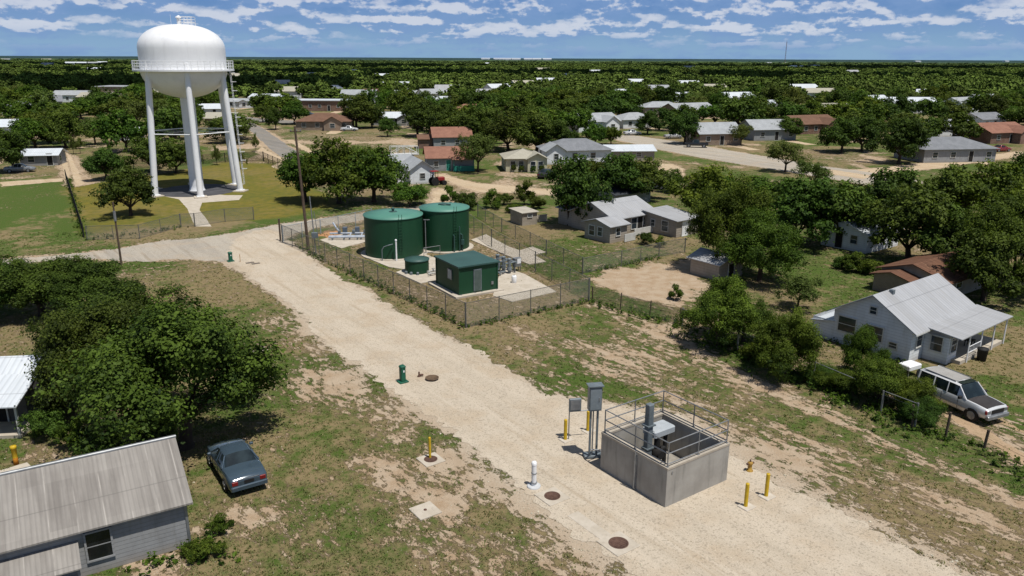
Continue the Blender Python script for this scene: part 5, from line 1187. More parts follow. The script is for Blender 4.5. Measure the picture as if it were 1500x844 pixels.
FAR = [  # px, py, width(m), depth(m), rot, wall h, roof h, wall mat, roof mat, rtype, label
 (878,193,13,9,.5,2.7,1.8,W_white,RF_lgrey,'gable','white house with pale grey gabled roof left of the wide road'),
 (1055,213,10,8,.22,2.7,2.0,W_tan,RF_lgrey,'gable','brick and white house with grey roof beside the wide road'),
 (1135,206,11,8,.22,2.7,1.9,W_grey,RF_lgrey,'gable','grey house with pale roof, second along the wide road'),
 (1200,196,13,10,.4,2.6,1.8,W_brick,RF_brown,'gable','brown brick house with wooden gable, half hidden by trees'),
 (1405,238,15,9,.16,2.6,1.7,W_grey,RF_grey,'hip','long low grey roofed house at the right road'),
 (1478,210,12,9,.35,2.6,1.8,W_brick,RF_red,'gable','dark red brick house near the right edge'),
 (473,191,14,9,.05,2.4,1.7,W_tan,RF_brown,'hip','tan house with brown hipped roof at the side street'),
 (474,163,20,10,.0,3.6,.4,W_brick,RF_bright,'flat','long red fronted store with flat white roof'),
 (579,184,12,8,.1,2.2,1.3,W_grey,RF_bright,'gable','grey house with pale blue metal roof between oaks'),
 (690,176,12,8,.1,2.8,1.8,W_cream,RF_red,'hip','cream house with red brown hipped roof among woodland'),
 (638,158,13,8,.3,2.6,1.5,W_white,RF_bright,'gable','white roofed house left of the red hipped roof'),
 (766,174,11,7,.0,2.2,1.3,W_white,RF_red,'gable','house with faded red roof deep between the trees'),
 (938,188,11,8,.4,2.5,1.5,W_white,RF_lgrey,'hip','small white house behind the road bend, grey hip roof'),
 (973,168,14,8,.2,2.6,1.6,W_beige,RF_lgrey,'hip','pale hip roofed house behind the round oak'),
 (1020,172,16,9,.5,2.6,1.8,W_tan,RF_lgrey,'gable','wide grey gabled house above the road trees'),
 (1122,165,14,8,.2,2.6,1.6,W_white,RF_bright,'gable','white roofed house among trees far right of centre'),
 (492,142,12,8,.4,2.8,2.6,W_white,RF_bright,'hip','white house with steep pyramid roof near the store'),
 (452,136,14,8,.1,2.6,1.4,W_white,RF_bright,'gable','white house with long bright roof above the store'),
 (388,152,14,8,-.2,2.5,1.3,W_white,RF_bright,'gable','white trailer home behind the street trees'),
 (352,158,12,6,-.1,2.3,1.0,W_white,RF_lgrey,'gable','low pale house just right of the water tower ladder'),
 (196,144,36,16,.0,5.0,.8,W_tan,RF_lgrey,'flat','long tan school block with flat grey roof left of the tower'),
 (105,150,15,9,.1,3,1.6,W_white,RF_lgrey,'gable','white building with pale roof in the left woodland'),
 (62,160,13,9,.5,2.7,1.8,W_grey,RF_grey,'gable','grey gabled house deep in the left woodland'),
 (30,168,11,8,.2,2.5,1.5,W_white,RF_lgrey,'hip','pale hip roofed house at far left among trees'),
 (136,152,13,8,-.1,2.7,1.6,W_beige,RF_tan,'gable','beige house beside the pale roofed building at left'),
 (14,200,9,6,.3,2.4,1.4,W_white,RF_bright,'gable','white house half hidden behind the left oak'),
 (58,243,6,4.5,.2,1.9,.8,W_grey,RF_bright,'gable','small white roofed shed right of the leftmost oak'),
 (186,205,5,4,.2,1.9,.9,W_white,RF_bright,'gable','small white cottage behind the bushy tree left of tower'),
 (302,170,9,6,.2,2.4,1.3,W_white,RF_bright,'gable','small white house seen between the tower legs'),
 (322,186,8,6,.0,2.4,1.3,W_tan,RF_tan,'gable','small tan house seen right of the tower riser'),
 (540,146,14,9,.2,2.8,1.8,W_brick,RF_brown,'gable','brown house among trees right of the white roofs'),
 (556,150,10,7,.1,2.6,1.4,W_white,RF_bright,'gable','bright white roof house behind the tall oak'),
 (600,146,14,8,.0,2.6,1.4,W_white,RF_lgrey,'gable','long low white house at the woodland edge'),
 (833,150,13,8,.3,2.7,1.6,W_white,RF_bright,'gable','bright roofed house, left one above the long oak hedge'),
 (805,144,13,8,.1,2.7,1.6,W_white,RF_bright,'gable','white house peeking through woodland near the centre'),
 (1000,150,12,8,.1,2.7,1.6,W_white,RF_bright,'gable','small bright roof in woodland above the round oak'),
 (1230,170,12,8,.4,2.6,1.5,W_beige,RF_tan,'gable','pale tan house above the brown brick house'),
 (1455,188,10,8,.4,2.6,1.5,W_white,RF_grey,'gable','pale house behind the dark red brick house'),
 (1395,200,12,7,.2,2.6,1.4,W_white,RF_lgrey,'gable','white house in trees behind the long grey roof'),
]
for (px_, label) in ():
    pass
FARXY = [(22.89,210.63),(46.48,177.78),(62.35,189.16),(79.83,207.65),(84.37,149.13),(115.71,185.3),(-50.19,210.86),(-67.82,287.73),(-33.41,227.18),(-12.98,249),(-29.89,310.87),(3.23,255.78),(35.45,221.86),(52.49,278.11),(60.79,265.54),(91.91,291.58),(-86.61,394.82),(-111.19,439.66),(-102.68,333.28),(-103.49,305.19),(-175.22,372.67),(-184.51,336.69),(-170.95,291.79),(-161.9,263.58),(-170.96,327.54),(-120.46,190.43),(-83.09,138.28),(-87.83,182.19),(-99.99,261.31),(-80.69,219.92),(-66.24,370.24),(-57.55,347.7),(-47.65,371.96),(24.57,354.82),(17.77,391.12),(75.7,359.25),(112.2,275.35),(136.76,227.38),(111.33,201.75)]
for (fx, fy), (_, _, a, b, rz, h, rh, wm, rm, rt, lab) in zip(FARXY, FAR):
    p = off((fx, fy), rz, -a/2, 0); nm = 'house'; cat = 'house'
    if 'shed' in lab: nm = cat = 'shed'
    if 'school' in lab or 'store' in lab or 'building' in lab: nm = cat = 'building'
    e = house(p, rz, lab, nm, cat, a=a, b=b)
    n = max(2, int(a/3.2)); wins = [('f', a*(k+.6)/n, 1.0, 1.0, h*.36) for k in range(n) if k != n//2]+[('l', b*.35, .9, .9, h*.36), ('r', b*.35, .9, .9, h*.36)]
    block(e, 0, a, 0, b, h, rh, wm, rm, 'x', rt, .45, wins=wins, doors=[('f', a*(n//2+.6)/n, .9, 2.)], dm=M_dark)
    if nm == 'house' and a > 11.5 and rt != 'flat' and lab[:4] != 'long':
        block(e, a*.55, a*.55+a*.32, -2.2, b*.4, h, rh*.75, wm, rm, 'y', 'gable', .35, wins=[('f', a*.16, 1.2, 1.1, h*.34)])
for (fx, fy), (_, _, a, b, rz, h, rh, wm, rm, rt, lab) in list(zip(FARXY, FAR))[:26]:
    p0 = off((fx, fy), rz, a*.28, -.3); L = 6+b*.5
    sheet('driveway', [off(p0, rz, *q) for q in ((-1.3,-L),(1.4,-L),(1.6,0),(-1.5,0))], .009, M_caliche, .22, 300+int(fx)%90, .5)
# far white roofs in the woodland
roof_kinds = [(RF_bright,'white'),(RF_lgrey,'pale grey'),(RF_tan,'tan'),(RF_white,'metal')]
k = 0
for (fx, fy) in [(-1438.07,2312.07),(-1360.24,2379.06),(-804.29,1482.94),(-790.23,1489.24),(-770.95,1497.86),(-810.61,1609.34),(-743.14,1301.19),(-448.6,870.8),(-251.46,662.05),(-217.76,628.82),(-134.79,464.99),(-60.06,1815.96),(-32.99,349.83),(37.64,1030.61),(47.49,692.03),(23.55,541.17),(745.1,2366.01),(797.04,2391.27),(533,1484.99),(512.03,1478.29),(592.56,1595.53),(144.84,377.11),(397.59,950.17),(1997.48,4027.56),(3384.51,5600.16),(7.58,481.75),(-104.25,647.22),(78.86,523.56),(288.2,1330.41),(89.6,885.17),(-168.64,676.3),(-161.78,832.13),(187.69,368.96),(203.64,439.3),(-15.27,351.37),(46.46,356.72),(72.45,410.57),(108.42,429.52),(93.32,329.61),(140.38,306.77),(166.61,293.08),(145.98,291.65),(-32.6,400.17),(-64.38,444.84),(-179,469.79),(-144.57,340.16),(48.73,448.38),(-5.76,417.81),(-64.56,336.49),(-102.92,366.85),(107.7,493.54),(157.4,434.55),(189.08,318.81)]:
    k += 1; rm, kn = roof_kinds[k % 4] if k % 3 else roof_kinds[0]; d = math.hypot(fx, fy); a = 9+(k*7 % 5)*1.2+d*.0045; b = 7+d*.0022; h = 2.9+d*.0024
    e = house(off((fx,fy), .1*(k%7), -a/2, 0), .1*(k%7), 'far small pale roofed house standing among distant woodland', a=a, b=b, group='far houses in the woodland')
    rw = W_white; mb = MB(); wall_mesh(mb, 0, a, 0, b, h, 1.8, 'x', 'gable'); mb.build('wall', rw, e); mb = MB(); roof_mesh(mb, 0, a, 0, b, h, 1.8, .5, 'x', 'gable'); mb.build('roof', rm, e)
# distant white strip of a town
for q in range(7):
    x0 = 60+q*42+random.uniform(-8,8)
    e = empty('warehouse', (x0*1.4-260, 4550+random.uniform(-60,60)), .05, 'far long white warehouse roof on the horizon', 'warehouse', 'white warehouses on the horizon')
    mb = MB(); wall_mesh(mb, 0, 48, 0, 30, 17, 1, 'x', 'gable'); mb.build('wall', M_white, e); mb = MB(); roof_mesh(mb, 0, 48, 0, 30, 17, 2.5, 1, 'x', 'gable'); mb.build('roof', M_white, e)
# stacked trailer frame left of the red roofed houses
q = empty('flatbed_trailer', (-20.8,151.451), .3, 'pale flatbed trailer with an open frame behind the white house', 'trailer')
MB().box((0,0,.8), (5.5,1.9,.22)).box((0,0,.62), (5.2,.2,.2)).build('bed', M_trimw, q)
mb = MB()
for x in (-2.6,-1.3,0,1.3,2.6):
    for y in (-.9,.9): mb.tube((x,y,.9), (x,y,2.3), .06, n=6)
for y in (-.9,.9): mb.tube((-2.6,y,2.3), (2.6,y,2.3), .06).tube((-2.6,y,1.0), (0,y,2.3), .05).tube((0,y,2.3), (2.6,y,1.), .05)
mb.build('frame', M_trimw, q)
for s in (-1,1):
    for x in (.5,1.4): MB().tube((x,.98*s,.38), (x,.78*s,.38), .38, n=16).build('wheel', M_black, q)

# ================================================================== VEHICLES
def paint(name, c1, rough=.3, c2=None, dirt=.2):
    return plain(name, c1, c2 or tuple(x*.85 for x in c1), .8, rough, .15, spec=.5, coat=.4, dirt=dirt)
def car_body(e, S, n_strip_glass, mat, top_mat=None, hood_mat=None, hood_rng=None, glass=M_glass2):
    """S: sections (x, wb, z_low, z_belt, wr, z_roof, cab)  cab: True if the section belongs to the cabin"""
    prof = []
    for (x, wb, zl, zb, wr, zr, cab) in S:
        prof.append([(x,0,zl),(x,wb*.88,zl),(x,wb*.97,zl+.08),(x,wb,zl+(zb-zl)*.45),(x,wb*.985,zb-.1),(x,wb*.93,zb),
                     (x, wr, zr-.06 if cab else zb+.012), (x, wr*.86, zr if cab else zb+.02), (x, wr*.45, zr+.02 if cab else zb+.045), (x, 0, zr+.03 if cab else zb+.055)])
    full = [p+[(a,-b,c) for a,b,c in reversed(p[1:-1])] for p in prof]; m = len(full[0])
    body, gl, hood = MB(), MB(), MB(); vs = [v for p in full for v in p]
    bf, gf, hf = [], [], []
    half = 9
    for i in range(len(S)-1):
        for j in range(m):
            k = (j+1) % m; f = (i*m+j, i*m+k, (i+1)*m+k, (i+1)*m+j); jj = j if j < half else m-1-j
            ca, cb_ = S[i][6], S[i+1][6]
            if ca and cb_ and jj == 5: gf.append(f)
            elif ca != cb_ and jj >= 6: gf.append(f)
            elif (not ca) and (not cb_) and jj >= 6 and hood_mat and hood_rng[0] <= i < hood_rng[1]: hf.append(f)
            else: bf.append(f)
    bf.append(tuple(range(m))); bf.append(tuple(reversed(range((len(S)-1)*m, len(S)*m))))
    b = MB(); b.add(vs, [tuple(reversed(f)) for f in bf], True); ob = b.build('body', mat, e)
    for o_, nm in ((ob, 'body'),):
        md = o_.modifiers.new('edge', 'EDGE_SPLIT'); md.split_angle = R_(55)
    g = MB(); g.add(vs, [tuple(reversed(f)) for f in gf], True); og = g.build('window', glass, e)
    md = og.modifiers.new('edge', 'EDGE_SPLIT'); md.split_angle = R_(30)
    if hf:
        g = MB(); g.add([(x,y,z+.004) for x,y,z in vs], [tuple(reversed(f)) for f in hf], True); g.build('hood', hood_mat, e)
    return ob
def wheel(e, x, y, r, w=.2, rim=None):
    s = 1 if y > 0 else -1
    t = MB().tube((x,y-s*w,r), (x,y,r), r, n=24).build('wheel', M_black, e)
    mb = MB(); mb.tube((x,y,r), (x,y+s*.012,r), r*.62, r*.58, 20)
    for k in range(5):
        a = k*1.2566; mb.box((x+math.cos(a)*r*.32,y+s*.018,r+math.sin(a)*r*.32), (r*.6,.015,.05), 0, 0, -a)
    mb.build('rim', rim or M_galv, t); MB().tube((x,y+s*.001,r), (x,y+s*.004,r), r*.66, n=20).build('rim_well', M_dark, t)
def arch(e, x, y, r):
    s = 1 if y > 0 else -1
    mb = MB(); n = 14; vs = [(x+r*math.cos(math.pi*k/n), y+s*.004, r*.72+r*math.sin(math.pi*k/n)) for k in range(n+1)]+[(x-r,y+s*.004,.22),(x+r,y+s*.004,.22)]
    mb.add(vs, [tuple(range(n+1))+(n+1,n+2)]); mb.build('wheel_arch', M_dark, e)
# sedan: origin at its centre, x forward
def sedan(p, rz, label, mat):
    e = empty('parked_car', p, rz, label, 'car')
    S = [(-2.22,.74,.42,.72,.60,.8,False),(-2.12,.82,.30,.88,.66,.9,False),(-1.55,.86,.22,.93,.68,.95,False),(-.98,.87,.2,.93,.70,1.30,False),(-.62,.87,.2,.92,.58,1.36,True),(-.05,.88,.2,.91,.60,1.40,True),(.38,.88,.2,.90,.57,1.36,True),(1.0,.87,.2,.87,.66,1.2,False),(1.6,.85,.22,.80,.66,.9,False),(2.1,.80,.28,.68,.62,.7,False),(2.25,.68,.36,.55,.52,.6,False)]
    b = car_body(e, S, 0, mat)
    for x in (-1.35, 1.35):
        for s in (-1,1): arch(e, x, .872*s, .36); wheel(e, x, .885*s, .31)
    # pillars
    for s in (-1,1):
        MB().tube((-.05,.822*s,.92), (-.05,.602*s,1.345), .035, n=5).build('pillar', mat, e)
        MB().tube((-.98,.812*s,.93), (-.62,.582*s,1.32), .045, n=5).tube((1.0,.80*s,.88), (.38,.572*s,1.32), .035, n=5).build('pillar', mat, e)
        MB().cbox((-2.185,.60*s,.70), (.1,.26,.17), .02).build('tail_light', plain('tail_red', (.22,.012,.015), (.15,.01,.01), 3, .25), e)
        MB().cbox((2.17,.56*s,.57), (.1,.28,.13), .02).build('headlight', M_galv, e)
        MB().cbox((.75,.96*s,.95), (.12,.18,.11), .03).build('mirror', mat, e)
        MB().box((.1,.882*s,.72), (.16,.02,.03)).box((-.75,.875*s,.74), (.16,.02,.03)).build('door_handle', M_dark, e)
        MB().box((.55,.880*s,.55), (.015,.015,.6)).box((-.3,.882*s,.55), (.015,.015,.6)).build('door_seam', M_dark, e)
    MB().cbox((-2.2,0,.46), (.16,1.58,.2), .04).build('bumper', mat, e); MB().cbox((2.17,0,.38), (.16,1.5,.2), .04).build('bumper', mat, e)
    MB().box((-2.235,0,.70), (.02,.42,.13)).build('license_plate', M_dark, e)
    MB().box((-2.2,0,.82), (.03,.9,.02)).build('boot_trim', M_galv, e)
    return e
A = (-12.075,30.263); B = (-10.965,31.121)
rth = 2.16
sc_ = 1.2
sedan(((A[0]+B[0])/2+2.15*math.cos(rth), (A[1]+B[1])/2+2.15*math.sin(rth)), rth, 'silver blue sedan parked under the big tree beside the weathered shed', paint('silver_blue_paint', (.055,.085,.115), .14))
def suv(p, rz, label, mat, roofm, hoodm):
    e = empty('parked_car', p, rz, label, 'car')
    S = [(-2.2,.80,.45,.9,.6,1.0,False),(-2.12,.86,.40,1.05,.66,1.62,True),(-1.95,.87,.36,1.06,.70,1.68,True),(-1.0,.88,.34,1.06,.72,1.70,True),(.1,.88,.34,1.06,.72,1.70,True),(.42,.88,.34,1.06,.68,1.66,True),(.98,.88,.34,1.05,.74,1.4,False),(1.5,.87,.36,1.02,.72,1.1,False),(2.1,.85,.42,.96,.70,1.0,False),(2.22,.80,.48,.88,.66,.9,False)]
    car_body(e, S, 0, mat, hood_mat=hoodm, hood_rng=(6,8), glass=M_glass2)
    for x in (-1.4, 1.42):
        for s in (-1,1): arch(e, x, .882*s, .44); wheel(e, x, .90*s, .37, .22)
    for s in (-1,1):
        for (x0, x1, r) in ((-1.05,-1.05,.05),(-.2,-.2,.035),(-2.05,-2.0,.06)):
            MB().tube((x0,.832*s,1.06), (x1,.722*s,1.66), r, n=5).build('pillar', mat, e)
        MB().tube((.98,.82*s,1.05), (.42,.69*s,1.63), .04, n=5).build('pillar', mat, e)
        MB().cbox((2.19,.66*s,.80), (.08,.28,.17), .02).build('headlight', M_galv, e)
        MB().cbox((2.16,.82*s,.80), (.12,.07,.2), .02).build('turn_light', plain('marker_red', (.3,.03,.04), (.2,.02,.02), 3, .3), e)
        MB().cbox((.72,1.0*s,1.14), (.14,.22,.16), .03).build('mirror', M_black, e)
        MB().tube((-1.9,.6*s,1.76), (.1,.6*s,1.76), .022, n=6).build('roof_rail', M_galv, e)
        MB().box((.55,.887*s,.72), (.015,.012,.6)).box((-.45,.887*s,.72), (.015,.012,.6)).build('door_seam', M_dark, e)
        MB().box((-.3,.89*s,.62), (3.0,.02,.08)).build('side_moulding', plain('pale_moulding', (.45,.44,.41), (.35,.34,.32), 2, .6), e)
    MB().box((2.235,0,.78), (.03,.95,.22)).build('grille', M_dark, e); MB().cbox((2.25,0,.52), (.2,1.66,.2), .04).build('bumper', M_galv, e); MB().cbox((-2.22,0,.55), (.18,1.6,.2), .04).build('bumper', M_galv, e)
    mb = MB(); P = [(-2.0,.60,1.735),(.15,.60,1.735)]
    MB().box((-.9,0,1.742), (1.9,1.15,.012)).build('roof_panel', roofm, e); MB().box((.28,0,1.715), (.35,1.1,.02)).build('sunroof', M_glass2, e)
    return e
pc = (24.7,39.923)
suv(pc, math.atan2((26.043,38.731)[1]-(24.419,42.342)[1], (26.043,38.731)[0]-(24.419,42.342)[0]), 'white old estate car with a dark hood parked on sandy ruts by the white house', paint('dirty_white_paint', (.66,.67,.68), .3), plain('faded_roof', (.36,.35,.33), (.3,.29,.27), 2, .5), plain('dark_hood_paint', (.05,.045,.045), (.035,.03,.03), 2, .5))
# pickup on the road
def pickup(p, rz, label, mat):
    e = empty('pickup_truck', p, rz, label, 'pickup truck')
    S = [(-2.6,.86,.5,1.0,.7,1.1,False),(-.8,.88,.42,1.02,.72,1.1,False),(-.62,.88,.42,1.05,.7,1.62,True),(-.4,.88,.42,1.05,.7,1.72,True),(.5,.88,.42,1.05,.7,1.72,True),(.95,.88,.42,1.04,.74,1.4,False),(2.2,.86,.48,1.0,.72,1.,False),(2.35,.8,.5,.9,.66,.9,False)]
    car_body(e, S, 0, mat)
    for x in (-1.7,1.55):
        for s in (-1,1): arch(e, x, .882*s, .44); wheel(e, x, .9*s, .38)
    MB().box((-1.7,0,1.075), (1.6,1.4,.02)).build('truck_bed', M_dark, e)
    for s in (-1,1): MB().cbox((2.32,.6*s,.8), (.08,.28,.16), .02).build('headlight', M_galv, e)
pickup((39.975,173.288), 2.95, 'dark pickup truck parked at the kerb of the wide road', paint('black_paint', (.02,.021,.023), .3))
for (cp_, cr, lab, mt) in (((38.911,193.009), .2, 'white car parked under the round oak', (.5,.5,.5)), ((-90.531,185.226), .4, 'white car parked beside the small cottage', (.55,.56,.58)), ((78.372,213.52), .3, 'pale car parked in front of the brown brick house', (.35,.36,.38))):
    sedan(cp_, cr, lab, paint('car_paint_'+str(int(mt[0]*100)), mt, .3))
for (cp_, cr, lab, mt) in (((30.196,201.395), .3, 'white car on the pale lot left of the wide road', (.62,.63,.64)),
        ((-42.822,209.213), .1, 'white car at the right end of the tan house', (.6,.6,.6)), ((-67.139,263.485), .0, 'dark blue car parked before the long store', (.03,.05,.09)), ((-80.456,269.101), .1, 'white car under the street trees', (.58,.58,.6)), ((103.36,168.029), .3, 'red car by the dark red brick house', (.25,.03,.03)),
        ((22.823,116.499), .4, 'pale blue car at the end of the sandy drive', (.3,.36,.42)), ((-81.794,130.559), .3, 'grey car in the shade of the leftmost oak', (.2,.21,.22)), ((5.447,127.121), 1.2, 'dark car beside the long white house', (.03,.03,.035))):
    sedan(cp_, cr, lab, paint('car_paint_'+lab[:9].strip().replace(' ','_'), mt, .3))
# red tractor
q = empty('tractor', (-11.368,118.755), .5, 'small red and black garden tractor parked beside the sandy drive', 'tractor')
MB().cbox((.45,0,.95), (1.3,.7,.5), .08).build('hood', plain('tractor_red', (.30,.02,.02), (.2,.02,.02), 3, .5), q)
for x, s, r in ((-.6,1,.58),(-.6,-1,.58),(.9,1,.36),(.9,-1,.36)): MB().tube((x,.42*s,r), (x,.72*s,r), r, n=18).build('wheel', M_black, q)
MB().cbox((-.55,0,1.0), (.5,.5,.3), .04).cbox((-.78,0,1.3), (.12,.5,.5), .03).build('seat', M_black, q)
for s in (-1,1): MB().tube((-.9,.45*s,.8), (-.9,.45*s,2.1), .04).tube((-.1,.45*s,.9), (-.1,.45*s,2.1), .04).build('roll_bar', M_black, q)
MB().box((-.5,0,2.12), (1.2,1.1,.06)).build('canopy', plain('tractor_red', (.30,.02,.02)), q)

# ================================================================== TREES NEAR AND MIDDLE
T = lambda p, w, h, *a, **k: tree(p, w/2, h, *a, **k)
# left foreground
T((-16.079,34.985), 11.0, 7.0, 'oak', 'N', 0, 'large leafy tree shading the silver sedan, lowest on the left')
T((-22.377,39.94), 7.6, 5.8, 'oak', 'N', 1, 'dense dark green tree behind the weathered shed, left of the largest one')
T((-34.916,55.414), 8.2, 4.6, 'oak', 'N', 2, 'big green tree above the small porch house at the left edge')
T((-30.992,54.991), 7.6, 3.9, 'oak', 'N', 0, 'rounded tree top standing nearest the worn road on the left')
T((-37.741,54.107), 7.0, 4.6, 'oak', 'N', 1, 'tree cut by the left edge behind the porch house')
T((-24.121,46.244), 8.0, 4.9, 'oak', 'N', 2, 'middle tree between the largest left tree and the road')
for i, (p, w, h, k_) in enumerate((((-23.4,36.004), 2.4, 1.6, 'darkbush'), ((-21.512,34.931), 2.0, 1.2, 'bush'), ((-11.808,26.157), 1.5, .7, 'bush'), ((-11.909,27.747), 1.2, .6, 'bush'))):
    tree(p, w/2, h, k_, 'M', i % 2, ['dark bush beside the left porch', 'low bush behind the shed roof', 'small weedy bush at the shed corner', 'small weedy bush between shed and sedan'][i])
# tower lot
T((-46.182,93.669), 7.0, 5.3, 'oak', 'M', 0, 'round tree on the golden lawn in front of the water tower')
T((-63.345,121.996), 6.6, 4.4, 'oak', 'M', 1, 'bushy tree at the end of the rutted track')
T((-60.324,131.28), 8.0, 5.2, 'oak', 'M', 2, 'dark oak behind the left leg of the water tower')
T((-55.613,129.814), 8.0, 5.0, 'oak', 'M', 0, 'dark oak seen between the tower legs')
T((-82.906,130.522), 8.5, 6.4, 'oak', 'M', 1, 'wide oak beside the white roofed shed at the far left')
T((-93.686,166.245), 10, 6.8, 'oak', 'M', 2, 'oak left of the rutted track, rounded crown')
T((-99.239,164.715), 10, 6.4, 'bright', 'M', 0, 'oak second from the left edge behind the green lawn')
T((-91.048,173.147), 9, 5.6, 'mesquite', 'M', 1, 'pale feathery tree beyond the rutted track')
for i, p in enumerate(((-86.36,155.541), (-85.642,156.723), (-52.633,140.29), (-46.423,135.124), (-52.414,161.648))):
    tree(p, .9, 3.2, 'mesquite', 'F', i % 2, ['thin dead looking sapling by the rutted track', 'second thin sapling by the rutted track', 'thin sapling behind the right tower legs', 'slim sapling at the tower lot fence', 'small street tree by the side street'][i])
# clump right of tower
T((-27.524,103.579), 8.6, 6.6, 'bright', 'M', 1, 'bright green tree behind the tall utility pole, left of the big clump')
T((-22.874,102.675), 10.5, 7.6, 'bright', 'M', 2, 'tallest tree of the clump between tower and green tanks')
T((-18.468,103.819), 9.8, 7.4, 'bright', 'M', 0, 'right hand tree of the clump above the pipe gallery')
T((-25.047,124.653), 7.5, 5.2, 'mesquite', 'M', 1, 'yellow green loose tree behind the big clump')
for i, (p, w, h, k_) in enumerate((((-13.3,100.437), 6.0, 3.2, 'bush'), ((-8.123,102.052), 3.2, 1.9, 'bush'), ((-5.809,99.186), 3.6, 2.2, 'darkbush'), ((-2.681,99.743), 3.0, 2.0, 'bush'), ((-1.129,102.234), 2.6, 1.6, 'darkbush'), ((1.567,102.305), 3.4, 2.6, 'bush'), ((0.467,96.57), 2.8, 1.2, 'bush'), ((3.452,99.421), 2.4, 1.4, 'darkbush'))):
    tree(p, w/2, h, k_, 'M', i % 2, ['broad green bush directly behind the green tanks', 'bush at the left end of the hedge line right of the tanks', 'dark bush right of the second tank', 'green bush in the middle of the hedge line',
        'small dark bush in the hedge line', 'tall bush behind the tiny block shed', 'low pale bush behind the tiny block shed', 'small dark bush left of the round oak'][i])
T((6.599,89.203), 8.2, 7.3, 'oak', 'M', 1, 'large round oak with thick trunk beside the grey house')
T((14.188,104.687), 8.2, 5.8, 'oak', 'M', 2, 'dark oak behind the grey house, left of a pair')
T((18.226,106.929), 8.0, 5.0, 'oak', 'M', 0, 'dark oak behind the grey house, right of a pair')
T((11.473,107.843), 6.5, 5.2, 'bright', 'M', 1, 'green tree squeezed between the round oak and the dark pair')
T((23.117,112.785), 4.4, 3.0, 'bright', 'M', 2, 'small green tree by the sandy drive end')
# large group right of the grey house
T((19.452,69.322), 8.2, 7.4, 'bright', 'N', 0, 'tall leafy tree over the beige garden shed')
T((21.48,65.694), 7.5, 5.8, 'bright', 'N', 1, 'leafy tree in front of the dark wood, shading the grass')
T((22.557,89.567), 9.0, 6.2, 'bright', 'M', 2, 'bright crowned tree right of the grey house roofs')
T((28.341,94.609), 9.5, 4.9, 'bright', 'M', 1, 'wide bright tree top near the centre right road')
T((32.822,93.023), 9.0, 4.3, 'oak', 'M', 0, 'dark green tree just below the wide road')
T((29.328,79.325), 9.0, 6.2, 'oak', 'M', 2, 'dense dark tree in the middle of the right wood')
T((33.361,78.793), 9.0, 6.0, 'oak', 'M', 1, 'dark tree left of the half hidden pale house')
T((38.029,94.842), 8.0, 4.2, 'oak', 'M', 0, 'dark tree behind the half hidden pale house')
T((42.051,86.264), 9.0, 6.4, 'oak', 'M', 2, 'dark tree overhanging the half hidden pale house')
T((37.657,72.407), 9.5, 6.8, 'oak', 'M', 0, 'dark spreading tree behind the rusty roof')
T((50.641,90.21), 9.0, 6.2, 'oak', 'M', 1, 'dark round tree below the long grey roofed house')
T((55.089,90.311), 9.5, 6.6, 'bright', 'M', 2, 'green tree between two dark ones near the right edge')
T((41.868,63.307), 9.5, 7.2, 'bright', 'N', 2, 'large bright green tree at the right edge over the rusty roof')
T((52.82,76.808), 9.0, 7.4, 'bright', 'M', 0, 'bright green tree cut by the right edge')
T((37.866,60.336), 6.6, 5.0, 'oak', 'M', 2, 'dark tree touching the rusty roof at its right end')
T((39.85,69.209), 7.5, 5.4, 'oak', 'M', 1, 'dark tree right behind the rusty roof')
T((42.242,92.01), 7.5, 4.4, 'mesquite', 'M', 1, 'lighter feathery tree above the hidden house')
T((68.462,104.048), 8, 6.2, 'oak', 'M', 1, 'dark tree at the right edge beyond the bright pair')
T((46.739,134.876), 7.6, 5.2, 'mesquite', 'M', 0, 'loose pale tree standing on the near verge of the wide road')
T((44.936,117.149), 5.6, 4.0, 'mesquite', 'M', 2, 'grey green tree just below the wide road')
T((51.124,177.982), 6.2, 4.6, 'mesquite', 'M', 1, 'light tree in front of the brick and white house')
T((39.074,180.367), 8.4, 6.6, 'oak', 'M', 0, 'round oak behind the dark pickup truck')
T((34.331,203.457), 7.6, 5.2, 'oak', 'M', 2, 'oak left of the round oak at the wide road')
T((66.376,190.973), 8.0, 5.0, 'oak', 'M', 1, 'round tree in front of the second grey house')
T((71.734,146.677), 10.5, 7.4, 'oak', 'M', 2, 'large round oak at the corner of the right road')
T((68.057,164.099), 9.0, 6.4, 'oak', 'M', 1, 'left oak of the pair shading the bare corner lot')
T((73.454,166.804), 9.5, 6.8, 'oak', 'M', 0, 'right oak of the pair shading the bare corner lot')
